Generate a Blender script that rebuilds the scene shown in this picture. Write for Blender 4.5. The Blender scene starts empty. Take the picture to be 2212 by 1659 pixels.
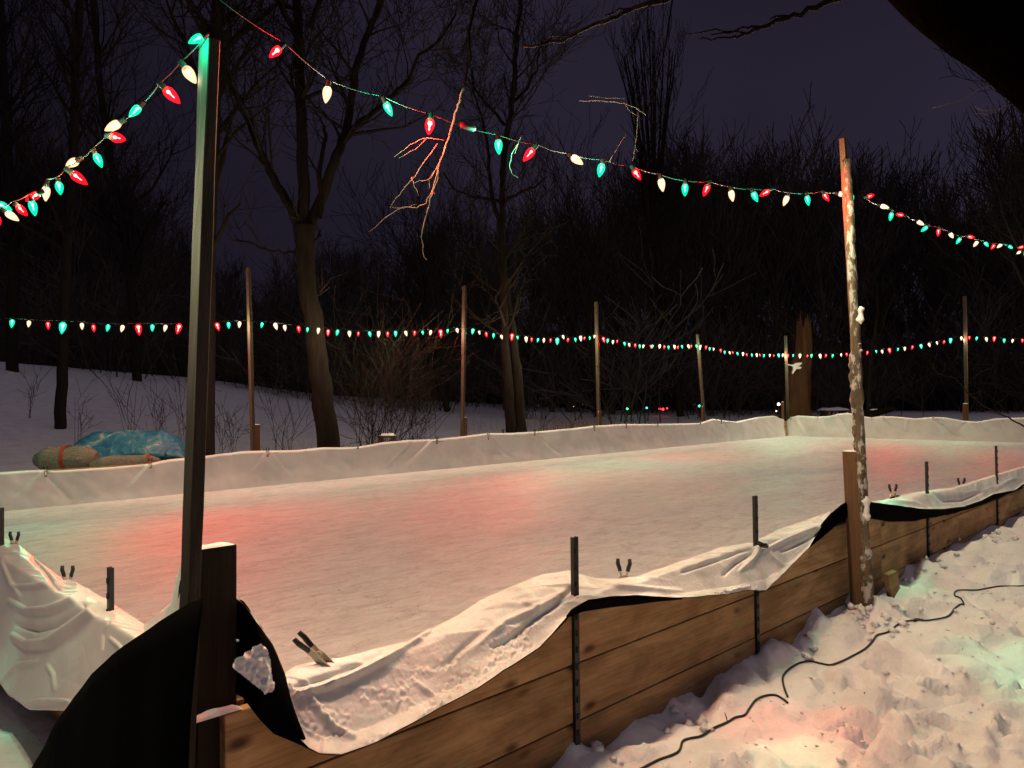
import bpy, math, random
from mathutils import Vector, Matrix, noise
import numpy as np

random.seed(7)
R = random.Random(11)
scn = bpy.context.scene
col = scn.collection
V = Vector

# ------------------------------------------------------------------ camera model
FPX = 1661.0; CX = 1106.0; CY = 829.5
CAM = V((-0.87, -2.10, 1.43))
pitch = math.atan(28.5 / 1661.0); roll = 0.011
h0 = V((math.sqrt(.5), math.sqrt(.5), 0)); r0 = V((math.sqrt(.5), -math.sqrt(.5), 0))
F = h0 * math.cos(pitch) + V((0, 0, 1)) * math.sin(pitch)
U0 = V((0, 0, 1)) * math.cos(pitch) - h0 * math.sin(pitch)
RT = r0 * math.cos(roll) - U0 * math.sin(roll)
UP = U0 * math.cos(roll) + r0 * math.sin(roll)

def ray(x, y):
    return F + RT * ((x - CX) / FPX) - UP * ((y - CY) / FPX)

def at(x, y, k, v):
    """world point seen at photo position (x,y) on the plane X=v, Y=v, Z=v or depth v"""
    d = ray(x, y)
    if k == 'D': return CAM + d * v
    i = 'XYZ'.index(k)
    return CAM + d * ((v - CAM[i]) / d[i])

def px_of(p):
    q = p - CAM; z = q.dot(F)
    return CX + FPX * q.dot(RT) / z, CY - FPX * q.dot(UP) / z, z

def lerp_list(pts, x):
    if x <= pts[0][0]: return pts[0][1]
    for (a, b), (c, d) in zip(pts, pts[1:]):
        if x <= c: return b + (d - b) * (x - a) / (c - a)
    return pts[-1][1]

def smooth(t):
    t = max(0., min(1., t)); return t * t * (3 - 2 * t)

# ------------------------------------------------------------------ mesh helpers
class MB:
    def __init__(s): s.v = []; s.f = []; s.m = []
    def add(s, vs, fs, mi=0):
        o = len(s.v); s.v += [tuple(v) for v in vs]; s.f += [tuple(i + o for i in f) for f in fs]; s.m += [mi] * len(fs)
    def box(s, c, ax, ay, az, mi=0):
        """c centre, ax ay az half vectors"""
        c = V(c); vs = [c + ax * i + ay * j + az * k for i in (-1, 1) for j in (-1, 1) for k in (-1, 1)]
        s.add(vs, [(0, 1, 3, 2), (4, 6, 7, 5), (0, 4, 5, 1), (2, 3, 7, 6), (0, 2, 6, 4), (1, 5, 7, 3)], mi)
    def tube(s, path, rad, n=6, cap=True, mi=0, flat=None):
        path = [V(p) for p in path]; N = len(path)
        if not hasattr(rad, '__len__'): rad = [rad] * N
        ref = V((0, 0, 1)) if abs((path[-1] - path[0]).normalized().z) < .9 else V((1, 0, 0))
        vs = []
        for i, p in enumerate(path):
            t = (path[min(i + 1, N - 1)] - path[max(i - 1, 0)])
            if t.length < 1e-9: t = V((0, 0, 1))
            t.normalize()
            a = t.cross(ref)
            if a.length < 1e-4: a = t.cross(V((0, 1, 0)))
            a.normalize(); b = t.cross(a)
            for k in range(n):
                th = 2 * math.pi * k / n
                vs.append(p + a * (rad[i] * math.cos(th)) + b * (rad[i] * math.sin(th)))
        fs = []
        for i in range(N - 1):
            for k in range(n):
                k2 = (k + 1) % n
                fs.append((i * n + k, (i + 1) * n + k, (i + 1) * n + k2, i * n + k2))
        if cap:
            fs.append(tuple(range(n))); fs.append(tuple((N - 1) * n + k for k in reversed(range(n))))
        s.add(vs, fs, mi)
    def lathe(s, prof, n=12, org=V((0, 0, 0)), mi=0):
        """prof list of (z, r) along +z"""
        vs = []; fs = []
        for (z, r) in prof:
            for k in range(n):
                th = 2 * math.pi * k / n; vs.append(org + V((r * math.cos(th), r * math.sin(th), z)))
        for i in range(len(prof) - 1):
            for k in range(n):
                k2 = (k + 1) % n; fs.append((i * n + k, i * n + k2, (i + 1) * n + k2, (i + 1) * n + k))
        s.add(vs, fs, mi)
    def grid(s, rows, mi=0, flip=False):
        """rows: list of equal length lists of points"""
        n = len(rows[0]); vs = [p for r_ in rows for p in r_]; fs = []
        for i in range(len(rows) - 1):
            for j in range(n - 1):
                q = (i * n + j, i * n + j + 1, (i + 1) * n + j + 1, (i + 1) * n + j)
                fs.append(q[::-1] if flip else q)
        s.add(vs, fs, mi)
    def build(s, name, mats, parent=None, smooth_=False, loc=None):
        me = bpy.data.meshes.new(name)
        vs = s.v
        if loc is not None:
            L = V(loc); vs = [tuple(V(v) - L) for v in vs]
        me.from_pydata(vs, [], s.f)
        if not isinstance(mats, (list, tuple)): mats = [mats]
        for m in mats: me.materials.append(m)
        if any(s.m): me.polygons.foreach_set('material_index', s.m)
        if smooth_: me.polygons.foreach_set('use_smooth', [True] * len(me.polygons))
        me.update()
        o = bpy.data.objects.new(name, me); col.objects.link(o)
        if parent is not None:
            o.parent = parent
            if loc is not None: o.location = V(loc) - parent.location
            else:
                o.location = -parent.location if parent.parent is None else V((0, 0, 0))
        elif loc is not None: o.location = V(loc)
        return o

def tag(o, label=None, cat=None, group=None, kind=None):
    if label: o['label'] = label
    if cat: o['category'] = cat
    if group: o['group'] = group
    if kind: o['kind'] = kind
    return o

def thing(name, label, cat, loc=(0, 0, 0), group=None):
    o = bpy.data.objects.new(name, None); col.objects.link(o); o.location = V(loc); o.empty_display_size = .1
    return tag(o, label, cat, group)

def bevel(o, w=.003, seg=2):
    m = o.modifiers.new('bevel', 'BEVEL'); m.width = w; m.segments = seg; m.limit_method = 'ANGLE'
    return o

def solid(o, t=.004, off=-1):
    m = o.modifiers.new('thick', 'SOLIDIFY'); m.thickness = t; m.offset = off; m.material_offset = 1; m.material_offset_rim = 1
    return o

# ------------------------------------------------------------------ materials
def mat(name, base=(.5, .5, .5), rough=.8, spec=.3):
    m = bpy.data.materials.new(name); m.use_nodes = True
    nt = m.node_tree; b = nt.nodes['Principled BSDF']
    b.inputs['Base Color'].default_value = (*base, 1); b.inputs['Roughness'].default_value = rough
    b.inputs['Specular IOR Level'].default_value = spec
    return m, nt, b

def N(nt, t, **kw):
    n = nt.nodes.new(t)
    for k, v in kw.items():
        if k in n.inputs: n.inputs[k].default_value = v
        else: setattr(n, k, v)
    return n

def coords(nt, scale=(1, 1, 1), kind='Object', rot=(0, 0, 0)):
    tc = N(nt, 'ShaderNodeTexCoord'); mp = N(nt, 'ShaderNodeMapping')
    mp.inputs['Scale'].default_value = scale; mp.inputs['Rotation'].default_value = rot
    nt.links.new(tc.outputs[kind], mp.inputs['Vector']); return mp.outputs['Vector']

def nz(nt, vec, scale, detail=4, rough=.55, dist=0):
    n = N(nt, 'ShaderNodeTexNoise'); n.inputs['Scale'].default_value = scale; n.inputs['Detail'].default_value = detail
    n.inputs['Roughness'].default_value = rough; n.inputs['Distortion'].default_value = dist
    nt.links.new(vec, n.inputs['Vector']); return n.outputs['Fac']

def ramp(nt, fac, stops):
    r_ = N(nt, 'ShaderNodeValToRGB'); e = r_.color_ramp.elements
    while len(e) < len(stops): e.new(.5)
    for i, (p, c) in enumerate(stops):
        e[i].position = p; e[i].color = (*c, 1) if len(c) == 3 else c
    nt.links.new(fac, r_.inputs['Fac']); return r_.outputs['Color']

def mixc(nt, fac, a, b, mode='MIX'):
    m = N(nt, 'ShaderNodeMix'); m.data_type = 'RGBA'; m.blend_type = mode
    for sock, val in ((m.inputs[0], fac), (m.inputs[6], a), (m.inputs[7], b)):
        if hasattr(val, 'is_output') or hasattr(val, 'links'): nt.links.new(val, sock)
        elif isinstance(val, (int, float)): sock.default_value = val
        else: sock.default_value = (*val, 1)
    return m.outputs[2]

def bump(nt, b, hgt, strength=.5, dist=.01, prev=None):
    n = N(nt, 'ShaderNodeBump'); n.inputs['Strength'].default_value = strength; n.inputs['Distance'].default_value = dist
    nt.links.new(hgt, n.inputs['Height'])
    if prev is not None: nt.links.new(prev, n.inputs['Normal'])
    nt.links.new(n.outputs['Normal'], b.inputs['Normal']); return n.outputs['Normal']

def m_snow(name='snow', dirt=.5):
    m, nt, b = mat(name, (.8, .8, .82), .65, .25)
    v = coords(nt)
    f = nz(nt, v, 3.0, 5, .6)
    c = ramp(nt, f, [(.3, (.70, .69, .70)), (.6, (.84, .84, .85))])
    s = nz(nt, v, 38, 3, .7)
    c2 = mixc(nt, ramp(nt, s, [(.70, (0, 0, 0)), (.78, (dirt, dirt, dirt))]), c, (.22, .18, .13))
    nt.links.new(c2, b.inputs['Base Color'])
    p = bump(nt, b, nz(nt, v, 14, 4, .5), .7, .03)
    bump(nt, b, nz(nt, v, 110, 3, .55), .45, .004, p)
    return m
M = {}
M['snow'] = m_snow('snow_material', .35)
M['snow_clean'] = m_snow('clean_snow_material', .0)

def m_ice():
    m, nt, b = mat('ice_material', (.7, .7, .72), .42, .4)
    v = coords(nt, (.35, 1.0, 1), rot=(0, 0, math.radians(8)))
    big = nz(nt, v, .9, 5, .6, .6)
    c = ramp(nt, big, [(.30, (.62, .62, .63)), (.5, (.74, .74, .75)), (.72, (.84, .84, .85))])
    v2 = coords(nt, (1.1, 3.6, 1), rot=(0, 0, math.radians(-6)))
    st = nz(nt, v2, 1.7, 7, .66, 1.2)
    c = mixc(nt, .4, c, ramp(nt, st, [(.36, (.52, .52, .53)), (.6, (.88, .88, .88))]))
    # skate scratches: thin curved lines where two distorted noises cross a level
    lines = None
    for k, (sc, ro) in enumerate((((1, 2.6, 1), .5), ((2.2, 1, 1), -.4), ((1.3, 3.3, 1), 1.1))):
        vv = coords(nt, sc, rot=(0, 0, ro)); n = nz(nt, vv, 1.4 + k * .5, 3, .45, 1.6)
        l = ramp(nt, n, [(.488, (0, 0, 0)), (.5, (1, 1, 1)), (.506, (0, 0, 0))])
        brk = ramp(nt, nz(nt, coords(nt), 2.3 + k, 2), [(.46, (0, 0, 0)), (.6, (1, 1, 1))])
        l = mixc(nt, 1.0, l, brk, 'MULTIPLY')
        lines = l if lines is None else mixc(nt, 1.0, lines, l, 'ADD')
    c = mixc(nt, mixc(nt, 1.0, lines, (.6, .6, .6), 'MULTIPLY'), c, (.34, .33, .33))
    sc_ = nz(nt, coords(nt, (1, 2.2, 1), rot=(0, 0, .3)), 2.6, 8, .74, 1.4)
    c = mixc(nt, 1.0, c, ramp(nt, sc_, [(.38, (.80, .79, .79)), (.52, (1, 1, 1))]), 'MULTIPLY')
    nt.links.new(c, b.inputs['Base Color'])
    rr = ramp(nt, big, [(.3, (.38, .38, .38)), (.7, (.62, .62, .62))]); nt.links.new(rr, b.inputs['Roughness'])
    p = bump(nt, b, st, .6, .035)
    p = bump(nt, b, nz(nt, coords(nt, (1, 2, 1)), 26, 5, .72), .6, .010, p)
    bump(nt, b, lines, -.3, .005, p)
    return m
M['ice'] = m_ice()

def m_liner():
    m, nt, b = mat('white_liner_plastic', (.62, .62, .60), .36, .5)
    v = coords(nt)
    c = ramp(nt, nz(nt, v, 2.2, 4, .6), [(.3, (.60, .60, .59)), (.65, (.74, .74, .73))])
    nt.links.new(c, b.inputs['Base Color'])
    p = bump(nt, b, nz(nt, v, 7, 4, .5, 1.2), .35, .012)
    bump(nt, b, nz(nt, v, 60, 3, .6), .15, .003, p)
    return m
M['liner'] = m_liner()
def m_frost_liner():
    m, nt, b = mat('snow_dusted_liner_plastic', (.62, .62, .60), .42, .45)
    v = coords(nt)
    n1 = nz(nt, v, 6, 4, .6); n2 = nz(nt, v, 75, 3, .6)
    c = ramp(nt, n1, [(.35, (.58, .58, .57)), (.6, (.78, .78, .78))])
    nt.links.new(c, b.inputs['Base Color'])
    p = bump(nt, b, nz(nt, v, 9, 4, .5, 1.0), .4, .012)
    mask = ramp(nt, n1, [(.44, (0, 0, 0)), (.58, (1, 1, 1))])
    bump(nt, b, mixc(nt, 1.0, n2, mask, 'MULTIPLY'), .5, .006, p)
    return m
M['liner_frost'] = m_frost_liner()
m, nt, b = mat('black_liner_plastic', (.0018, .0018, .002), .9, .02); M['black'] = m
bump(nt, b, nz(nt, coords(nt), 9, 4, .5, 1), .4, .01)

def m_wood(name, c1, c2, axis=0, rough=.8, knots=True, sc=1.0, vary=False):
    m, nt, b = mat(name, c1, rough, .2)
    s = [22, 22, 22]; s[axis] = 1.6
    v = coords(nt, tuple(x * sc for x in s))
    g = nz(nt, v, 1.0, 6, .62, .8)
    c = ramp(nt, g, [(.28, c2), (.5, c1), (.72, tuple(x * 1.25 for x in c1))])
    s3 = [95, 95, 95]; s3[axis] = 3.0; g2 = nz(nt, coords(nt, tuple(s3)), 1.0, 4, .7, .3)
    c = mixc(nt, 1.0, c, ramp(nt, g2, [(.36, (.72, .68, .64)), (.52, (1, 1, 1))]), 'MULTIPLY')
    vb = coords(nt)
    c = mixc(nt, mixc(nt, 1.0, nz(nt, vb, 2.2, 4, .6), (.9, .9, .9), 'MULTIPLY'), c, tuple(x * .55 for x in c1))
    if knots:
        s2 = [3.0, 6.6, 6.6]
        if axis == 2: s2 = [6.5, 6.5, 3.2]
        vk = coords(nt, tuple(s2)); vo = N(nt, 'ShaderNodeTexVoronoi'); vo.inputs['Scale'].default_value = 1.0
        nt.links.new(vk, vo.inputs['Vector'])
        k = ramp(nt, vo.outputs['Distance'], [(.06, (1, 1, 1)), (.17, (0, 0, 0))])
        c = mixc(nt, k, c, tuple(x * .28 for x in c2))
    if vary:
        oi = N(nt, 'ShaderNodeObjectInfo'); c = mixc(nt, 1.0, c, ramp(nt, oi.outputs['Random'], [(0, (.66, .64, .60)), (1, (1.12, 1.10, 1.06))]), 'MULTIPLY')
        st_ = ramp(nt, nz(nt, coords(nt, (1.3, 1, 3.5)), 1.6, 5, .65, .5), [(.42, (1, 1, 1)), (.62, (.62, .58, .52))]); c = mixc(nt, 1.0, c, st_, 'MULTIPLY')
    nt.links.new(c, b.inputs['Base Color'])
    bump(nt, b, g, .6, .006)
    return m
M['board'] = m_wood('plank_wood', (.70, .445, .235), (.36, .20, .10), vary=True)
M['post'] = m_wood('post_wood', (.060, .050, .036), (.020, .015, .010), 2)
M['darkpost'] = m_wood('shaded_board_wood', (.036, .025, .015), (.017, .011, .006), 2)  # colour darkened to stand in for shade on the short board's unlit front
M['cedar'] = m_wood('reddish_post_wood', (.19, .105, .058), (.085, .044, .022), 2)
M['darkcedar'] = m_wood('dull_short_board_wood', (.16, .075, .035), (.07, .03, .012), 2)
M['greypost'] = m_wood('weathered_post_wood', (.09, .065, .045), (.04, .028, .018), 2)
def m_bark(name, c1, c2, moss=None):
    m, nt, b = mat(name, c1, .95, .1)
    v = coords(nt, (14, 14, 2.5)); g = nz(nt, v, 1.0, 5, .7, .5)
    nt.links.new(ramp(nt, g, [(.3, c2), (.65, c1)]), b.inputs['Base Color'])
    bump(nt, b, g, .9, .03); return m
M['bark'] = m_bark('tree_bark', (.012, .009, .0068), (.004, .003, .0024))
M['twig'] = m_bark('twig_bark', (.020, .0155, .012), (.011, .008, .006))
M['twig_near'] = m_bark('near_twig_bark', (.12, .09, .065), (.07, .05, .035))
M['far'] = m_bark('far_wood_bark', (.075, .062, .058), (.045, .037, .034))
M['dark'] = m_bark('dark_bark', (.022, .017, .015), (.011, .009, .008))
M['limb'] = m_bark('black_limb_bark', (.0035, .002, .0015), (.0015, .001, .0008)); M['limb'].node_tree.nodes['Principled BSDF'].inputs['Specular IOR Level'].default_value = 0
M['snag'] = m_wood('broken_trunk_wood', (.07, .032, .015), (.018, .009, .005), 2, .9, False, .35)
def m_caked():
    m, nt, b = mat('snow_caked_wood', (.4, .4, .4), .8, .2)
    v = coords(nt, (1, 1, .55)); n = nz(nt, v, 17, 6, .68)
    f = ramp(nt, n, [(.51, (0, 0, 0)), (.57, (1, 1, 1))])
    w = ramp(nt, nz(nt, coords(nt, (22, 22, 2)), 1, 5), [(.3, (.06, .045, .03)), (.7, (.20, .15, .10))])
    nt.links.new(mixc(nt, f, w, (.46, .45, .43)), b.inputs['Base Color'])
    bump(nt, b, n, .9, .03); return m
M['caked'] = m_caked()
M['steel'] = mat('dark_painted_steel', (.014, .016, .018), .5, .4)[0]
M['rubber'] = mat('black_rubber', (.012, .012, .012), .55, .4)[0]
m, nt, b = mat('clamp_metal', (.42, .38, .32), .38, .5); b.inputs['Metallic'].default_value = .8; M['clamp'] = m
bump(nt, b, nz(nt, coords(nt), 90, 3), .2, .001)
M['cord'] = mat('dark_green_cord_rubber', (.012, .02, .015), .5, .4)[0]
m, nt, b = mat('green_string_wire', (.010, .016, .013), .8, .1); M['wire'] = m
def m_tarp():
    m, nt, b = mat('blue_tarp', (.05, .2, .45), .35, .45)
    v = coords(nt)
    n = nz(nt, v, 5, 5, .65, .8)
    c = ramp(nt, n, [(.3, (.016, .07, .18)), (.52, (.025, .13, .22)), (.61, (.09, .17, .21)), (.66, (.34, .36, .38)), (.71, (.03, .12, .19))])
    lk = N(nt, 'ShaderNodeSeparateXYZ'); nt.links.new(coords(nt), lk.inputs[0])
    nt.links.new(c, b.inputs['Base Color']); bump(nt, b, n, .8, .04); return m
M['tarp'] = m_tarp()
def m_net():
    m, nt, b = mat('cream_netting', (.5, .45, .34), .9, .1)
    tc = coords(nt, (1, 1, 1)); w = N(nt, 'ShaderNodeTexWave'); w.wave_type = 'BANDS'; w.bands_direction = 'Z'
    w.inputs['Scale'].default_value = 17; w.inputs['Distortion'].default_value = 5.0; w.inputs['Detail'].default_value = 2
    w.inputs['Detail Scale'].default_value = 4
    nt.links.new(tc, w.inputs['Vector'])
    w2 = N(nt, 'ShaderNodeTexWave'); w2.bands_direction = 'X'; w2.inputs['Scale'].default_value = 16; w2.inputs['Distortion'].default_value = 1.5
    nt.links.new(tc, w2.inputs['Vector'])
    c = ramp(nt, w.outputs['Fac'], [(.3, (.17, .155, .13)), (.7, (.34, .32, .27))])
    c = mixc(nt, ramp(nt, w2.outputs['Fac'], [(.1, (.5, .5, .5)), (.35, (0, 0, 0))]), c, (.16, .12, .08))
    nt.links.new(c, b.inputs['Base Color']); bump(nt, b, w.outputs['Fac'], .9, .02); return m
M['net'] = m_net()
M['red'] = mat('red_plastic', (.26, .045, .028), .8, .1)[0]
M['weed'] = mat('dry_weed', (.20, .12, .07), .95, .1)[0]

def m_bulb(name, c, s):
    """glowing coloured glass: passes the lamp's light, glows in its colour"""
    m = bpy.data.materials.new(name); m.use_nodes = True; nt = m.node_tree; nt.nodes.clear()
    o = N(nt, 'ShaderNodeOutputMaterial'); e = N(nt, 'ShaderNodeEmission'); t = N(nt, 'ShaderNodeBsdfTransparent'); a = N(nt, 'ShaderNodeAddShader')
    v = coords(nt, (1, 1, 1)); n = nz(nt, v, 90, 2, .6)
    nt.links.new(mixc(nt, ramp(nt, n, [(.4, (0, 0, 0)), (.65, (1, 1, 1))]), tuple(x * .75 for x in c), c), e.inputs['Color'])
    e.inputs['Strength'].default_value = s
    nt.links.new(e.outputs[0], a.inputs[0]); nt.links.new(t.outputs[0], a.inputs[1]); nt.links.new(a.outputs[0], o.inputs['Surface'])
    return m
BC = {'R': ((.95, .004, .012), (1, .0012, .003), 'red'),
      'G': ((.0, .60, .27), (.0015, 1, .50), 'green'),
      'W': ((1, .66, .36), (1, .70, .51), 'warm white')}
BM = {k: m_bulb(v[2].replace(' ', '_') + '_bulb_glass', v[0], 1.35 if k != 'W' else .95) for k, v in BC.items()}

# ------------------------------------------------------------------ world
w = bpy.data.worlds.new('World'); scn.world = w; w.use_nodes = True; nt = w.node_tree
bg = nt.nodes['Background']
tc = N(nt, 'ShaderNodeTexCoord')
n = nz(nt, tc.outputs['Generated'], 1.6, 3, .5)
cc = ramp(nt, n, [(.35, (.0135, .0105, .0195)), (.65, (.0215, .0175, .033))])
sx = N(nt, 'ShaderNodeSeparateXYZ'); nt.links.new(tc.outputs['Generated'], sx.inputs[0])
# the city glow lies to the right (+X, -Y)
dv = N(nt, 'ShaderNodeMath'); dv.operation = 'SUBTRACT'; nt.links.new(sx.outputs[0], dv.inputs[0]); nt.links.new(sx.outputs[1], dv.inputs[1])
gl = ramp(nt, dv.outputs[0], [(.0, (.5, .5, .5)), (.35, (1.0, 1.0, 1.0))])
mp_ = N(nt, 'ShaderNodeMapRange'); mp_.inputs[1].default_value = -.95; mp_.inputs[2].default_value = .25
mp_.inputs[3].default_value = .22; mp_.inputs[4].default_value = 1.15; nt.links.new(dv.outputs[0], mp_.inputs[0])
nt.links.new(cc, bg.inputs['Color']); nt.links.new(mp_.outputs[0], bg.inputs['Strength'])

# soft cloud-reflected night light
sl = bpy.data.lights.new('night_glow', 'SUN'); sl.energy = .27; sl.angle = math.radians(120); sl.color = (.92, .76, .95)
so = bpy.data.objects.new('night_glow', sl); col.objects.link(so); so.rotation_euler = (math.radians(25), math.radians(-15), 0)

# ------------------------------------------------------------------ ground
RL, RW = 24.5, 9.9
hill = [(-1500, 700), (-400, 748), (0, 781), (173, 796), (430, 817), (700, 853), (860, 862), (1000, 868), (1150, 877), (1300, 886), (1700, 887), (2300, 887), (4000, 885)]

foot = [(R.uniform(-.8, 7.5), R.uniform(-3.6, -.45), R.uniform(0, 6.28), R.uniform(.7, 1.2), R.uniform(.04, .09)) for _ in range(250)]
foot = [f for f in foot]
mounds = [(at(1857, 1325, 'Z', -.03), .15, .10), (at(1905, 1335, 'Z', 0), .12, .05), (at(1760, 1365, 'Z', -.03), .20, .08), (at(1990, 1240, 'Z', .05), .2, .05),
          (at(2090, 1220, 'Z', .08), .3, .11), (at(1600, 1400, 'Z', -.03), .22, .06), (at(2180, 1180, 'Z', .1), .35, .1), (at(1985, 1290, 'Z', .02), .14, .04)]
def near_low(X, Y):
    z = -.09 + .018 * max(0, min(X, 9)) + .03 * smooth((-Y - .2) / 2.)
    return z + .055 * noise.noise(V((X * 1.3, Y * 1.3, 3.)))
Z9 = lambda l: [(1474.7 + a / 3, 1106 + b2_ / 3) for (a, b2_) in l]
def smooth_path(pts, n=5):
    out = []
    for i in range(len(pts) - 1):
        p0_ = pts[max(i - 1, 0)]; p1_ = pts[i]; p2_ = pts[i + 1]; p3_ = pts[min(i + 2, len(pts) - 1)]
        for j in range(n):
            t = j / n; out.append(.5 * ((2 * p1_) + (p2_ - p0_) * t + (2 * p0_ - 5 * p1_ + 4 * p2_ - p3_) * t * t + (-p0_ + 3 * p1_ - 3 * p2_ + p3_) * t ** 3))
    out.append(pts[-1]); return out
def on_low(x, y):
    z = -.05
    for _ in range(12):
        p = at(x, y, 'Z', z); z = z + (near_low(p.x, p.y) - z) * .7
    return at(x, y, 'Z', z)
c1 = [(1380, 1665), (1420, 1644), (1464, 1626)] + Z9([(0, 1490), (50, 1470), (120, 1455), (200, 1405), (290, 1365), (340, 1335), (400, 1320), (430, 1280), (470, 1225), (530, 1195), (600, 1190), (650, 1215), (680, 1240)])
c2 = Z9([(680, 1200), (655, 1130), (650, 1070), (690, 1020), (760, 980), (830, 970), (900, 985), (960, 993), (1030, 970), (1100, 935), (1180, 890), (1230, 840), (1260, 800), (1330, 780), (1390, 735), (1450, 710), (1520, 703), (1580, 705), (1680, 690), (1730, 670), (1760, 630), (1800, 600), (1822, 600), (1800, 560), (1765, 545), (1765, 520), (1800, 508), (1900, 508), (1980, 495), (2060, 483), (2150, 483), (2230, 480)])
cord_paths = [smooth_path([on_low(x, y) for (x, y) in cc_], 7) for cc_ in (c1, c2)]
cord_cells = {}
for pth in cord_paths:
    for p in pth: cord_cells.setdefault((int(p.x // .1), int(p.y // .1)), []).append(p)
def cord_f(X, Y):
    cx_, cy_ = int(X // .1), int(Y // .1); best = 9.
    for a in (-1, 0, 1):
        for b_ in (-1, 0, 1):
            for p in cord_cells.get((cx_ + a, cy_ + b_), ()): best = min(best, (p.x - X) ** 2 + (p.y - Y) ** 2)
    return math.exp(-best / .0035) if best < .03 else 0.
def near_h(X, Y):
    lo_ = near_low(X, Y); f = cord_f(X, Y) if Y < -.1 else 0.
    if f > .98: return lo_ - .004
    return lo_ * f + near_full(X, Y) * (1 - f) - .004 * f
def near_full(X, Y):
    z = near_low(X, Y)
    z += .03 * noise.noise(V((X * 3.7, Y * 3.7, 1.)))
    z += .050 * noise.noise(V((X * 6.2, Y * 6.2, 7.))) +   .014 * noise.noise(V((X * 15, Y * 17, 2.))) + .012 * max(0, noise.noise(V((X * 34, Y * 34, 2.))))
    rid = abs(noise.noise(V((X * 2.3, Y * 2.3, 9.))))
    z -= .045 * max(0, .16 - rid) / .16
    if -.7 < Y < .1: z += .05 * smooth((Y + .55) / .5) * (.6 + .8 * abs(noise.noise(V((X * 4.1, 2.2, 5.)))))
    for (fx, fy, fa, fs, fd) in foot:
        dx = X - fx; dy = Y - fy
        if abs(dx) < .3 and abs(dy) < .3:
            a = dx * math.cos(fa) + dy * math.sin(fa); c_ = -dx * math.sin(fa) + dy * math.cos(fa)
            q = (a / (.14 * fs)) ** 2 + (c_ / (.065 * fs)) ** 2
            if q < 4: z += -fd * math.exp(-q * q * 1.3) + fd * .45 * math.exp(-(q - 1.9) ** 2 * 3)
    for (mp, mr, mh) in mounds:
        q = ((X - mp.x) ** 2 + (Y - mp.y) ** 2) / (mr * mr)
        if q < 5: z += mh * math.exp(-q) * (1 + .5 * noise.noise(V((X * 12, Y * 12, 1.))))
    return z

def gz(X, Y):
    inx = -.0 < X < RL; iny = 0 < Y < RW
    if inx and iny: return -.16
    dx = max(-X, X - RL, 0); dy = max(-Y, Y - RW, 0); dr = math.hypot(dx, dy)
    p = V((X, Y, 0)) - CAM; d = p.dot(h0)
    if d < .5 or (Y < 0 and X < RL + 3):
        if -2.2 < X < 9.5 and Y > -4.6: return near_h(X, Y)
        return -.03 + .05 * noise.noise(V((X * .6, Y * .6, 3.)))
    if dr < 2.5 and X < 9 and Y < 4: return near_h(X, Y)
    pxx = max(-1500, min(4000, CX + FPX * p.dot(r0) / d))
    yt = lerp_list(hill, pxx); yh = 870 - .011 * pxx
    g0 = -.05 + .06 * noise.noise(V((X * .7, Y * .7, 3.)))
    tz = CAM.z + (yh - yt) * d / FPX
    t = smooth((dr - 1.5) / 27.)
    if dr > 28.5:
        dd = d * 28.5 / dr; tz = CAM.z + (yh - yt) * dd / FPX
        t = 1 - .0 * (dr - 28.5)
        if tz > 0: tz -= min(tz + .2, .04 * (dr - 28.5))
        else: tz -= .01 * (dr - 28.5)
    z = g0 + (tz - g0) * t
    z += (.05 * noise.noise(V((X * .9, Y * .9, 4.))) + .03 * noise.noise(V((X * 2.2, Y * 2.2, 4.)))) * (1 if dr < 28 else .5)
    return z

def axis(lo, a, b, hi, st, g=1.13):
    xs = [a + i * st for i in range(int((b - a) / st) + 1)]
    s = st; x = xs[-1]
    while x < hi: s = min(s * g, 6 if x > 60 else .9 if x > 12 else .35); x += s; xs.append(x)
    s = st; x = xs[0]; pre = []
    while x > lo: s = min(s * g, 6); x -= s; pre.append(x)
    return pre[::-1] + xs
gxs = axis(-100, -1.2, 5.2, 110, .020); gys = axis(-40, -3.1, .4, 120, .020)
mb = MB(); mb.grid([[V((x, y, gz(x, y))) for x in gxs] for y in gys])
g = mb.build('snow_ground', M['snow'], smooth_=True); tag(g, kind='structure')

# ice sheet
mb = MB()
mb.grid([[V((.02 + (RL - .02) * i / 60, .02 + (RW - .02) * j / 30, 0)) for i in range(61)] for j in range(31)])
tag(mb.build('ice', M['ice'], smooth_=True), kind='structure')

# ------------------------------------------------------------------ board fences (front and left, back and end)
def plank_run(p0, p1, out, zt, rows, label, cat, seglen=4.88, thick=.038, mat_=None):
    """p0->p1 along the fence; boards on the side 'out' of the line"""
    d = (p1 - p0); L = d.length; d.normalize()
    t = thing('board_fence', label, cat, (p0.x, p0.y, 0))
    for r_ in range(rows):
        s = 0.; k = 0
        while s < L - .01:
            e = min(s + seglen, L)
            zz1 = zt - r_ * .235 - .0025; zz0 = zt - (r_ + 1) * .235 + .0025
            jig = R.uniform(-.002, .002)
            mb = MB(); c = p0 + d * ((s + e) / 2) + out * (thick / 2 + jig); c.z = (zz0 + zz1) / 2
            mb.box((0, 0, 0), V(((e - s) / 2 - .002, 0, 0)), V((0, thick / 2, 0)), V((0, 0, (zz1 - zz0) / 2)))
            o = mb.build('plank', mat_ or M['board'], t); o.location = c - t.location
            o.rotation_euler.z = math.atan2(d.y, d.x); bevel(o, .004)
            s = e; k += 1
    return t
BT = .57
f1 = plank_run(V((.065, 0, 0)), V((RL, 0, 0)), V((0, -1, 0)), BT, 3, 'long front fence of three stacked brown planks under the hanging white sheet', 'fence')
plank_run(V((.16, .04, 0)), V((.21, RW, 0)), V((-1, 0, 0)), BT, 3, 'short side fence of planks hidden under the white sheet at the left', 'fence')
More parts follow.
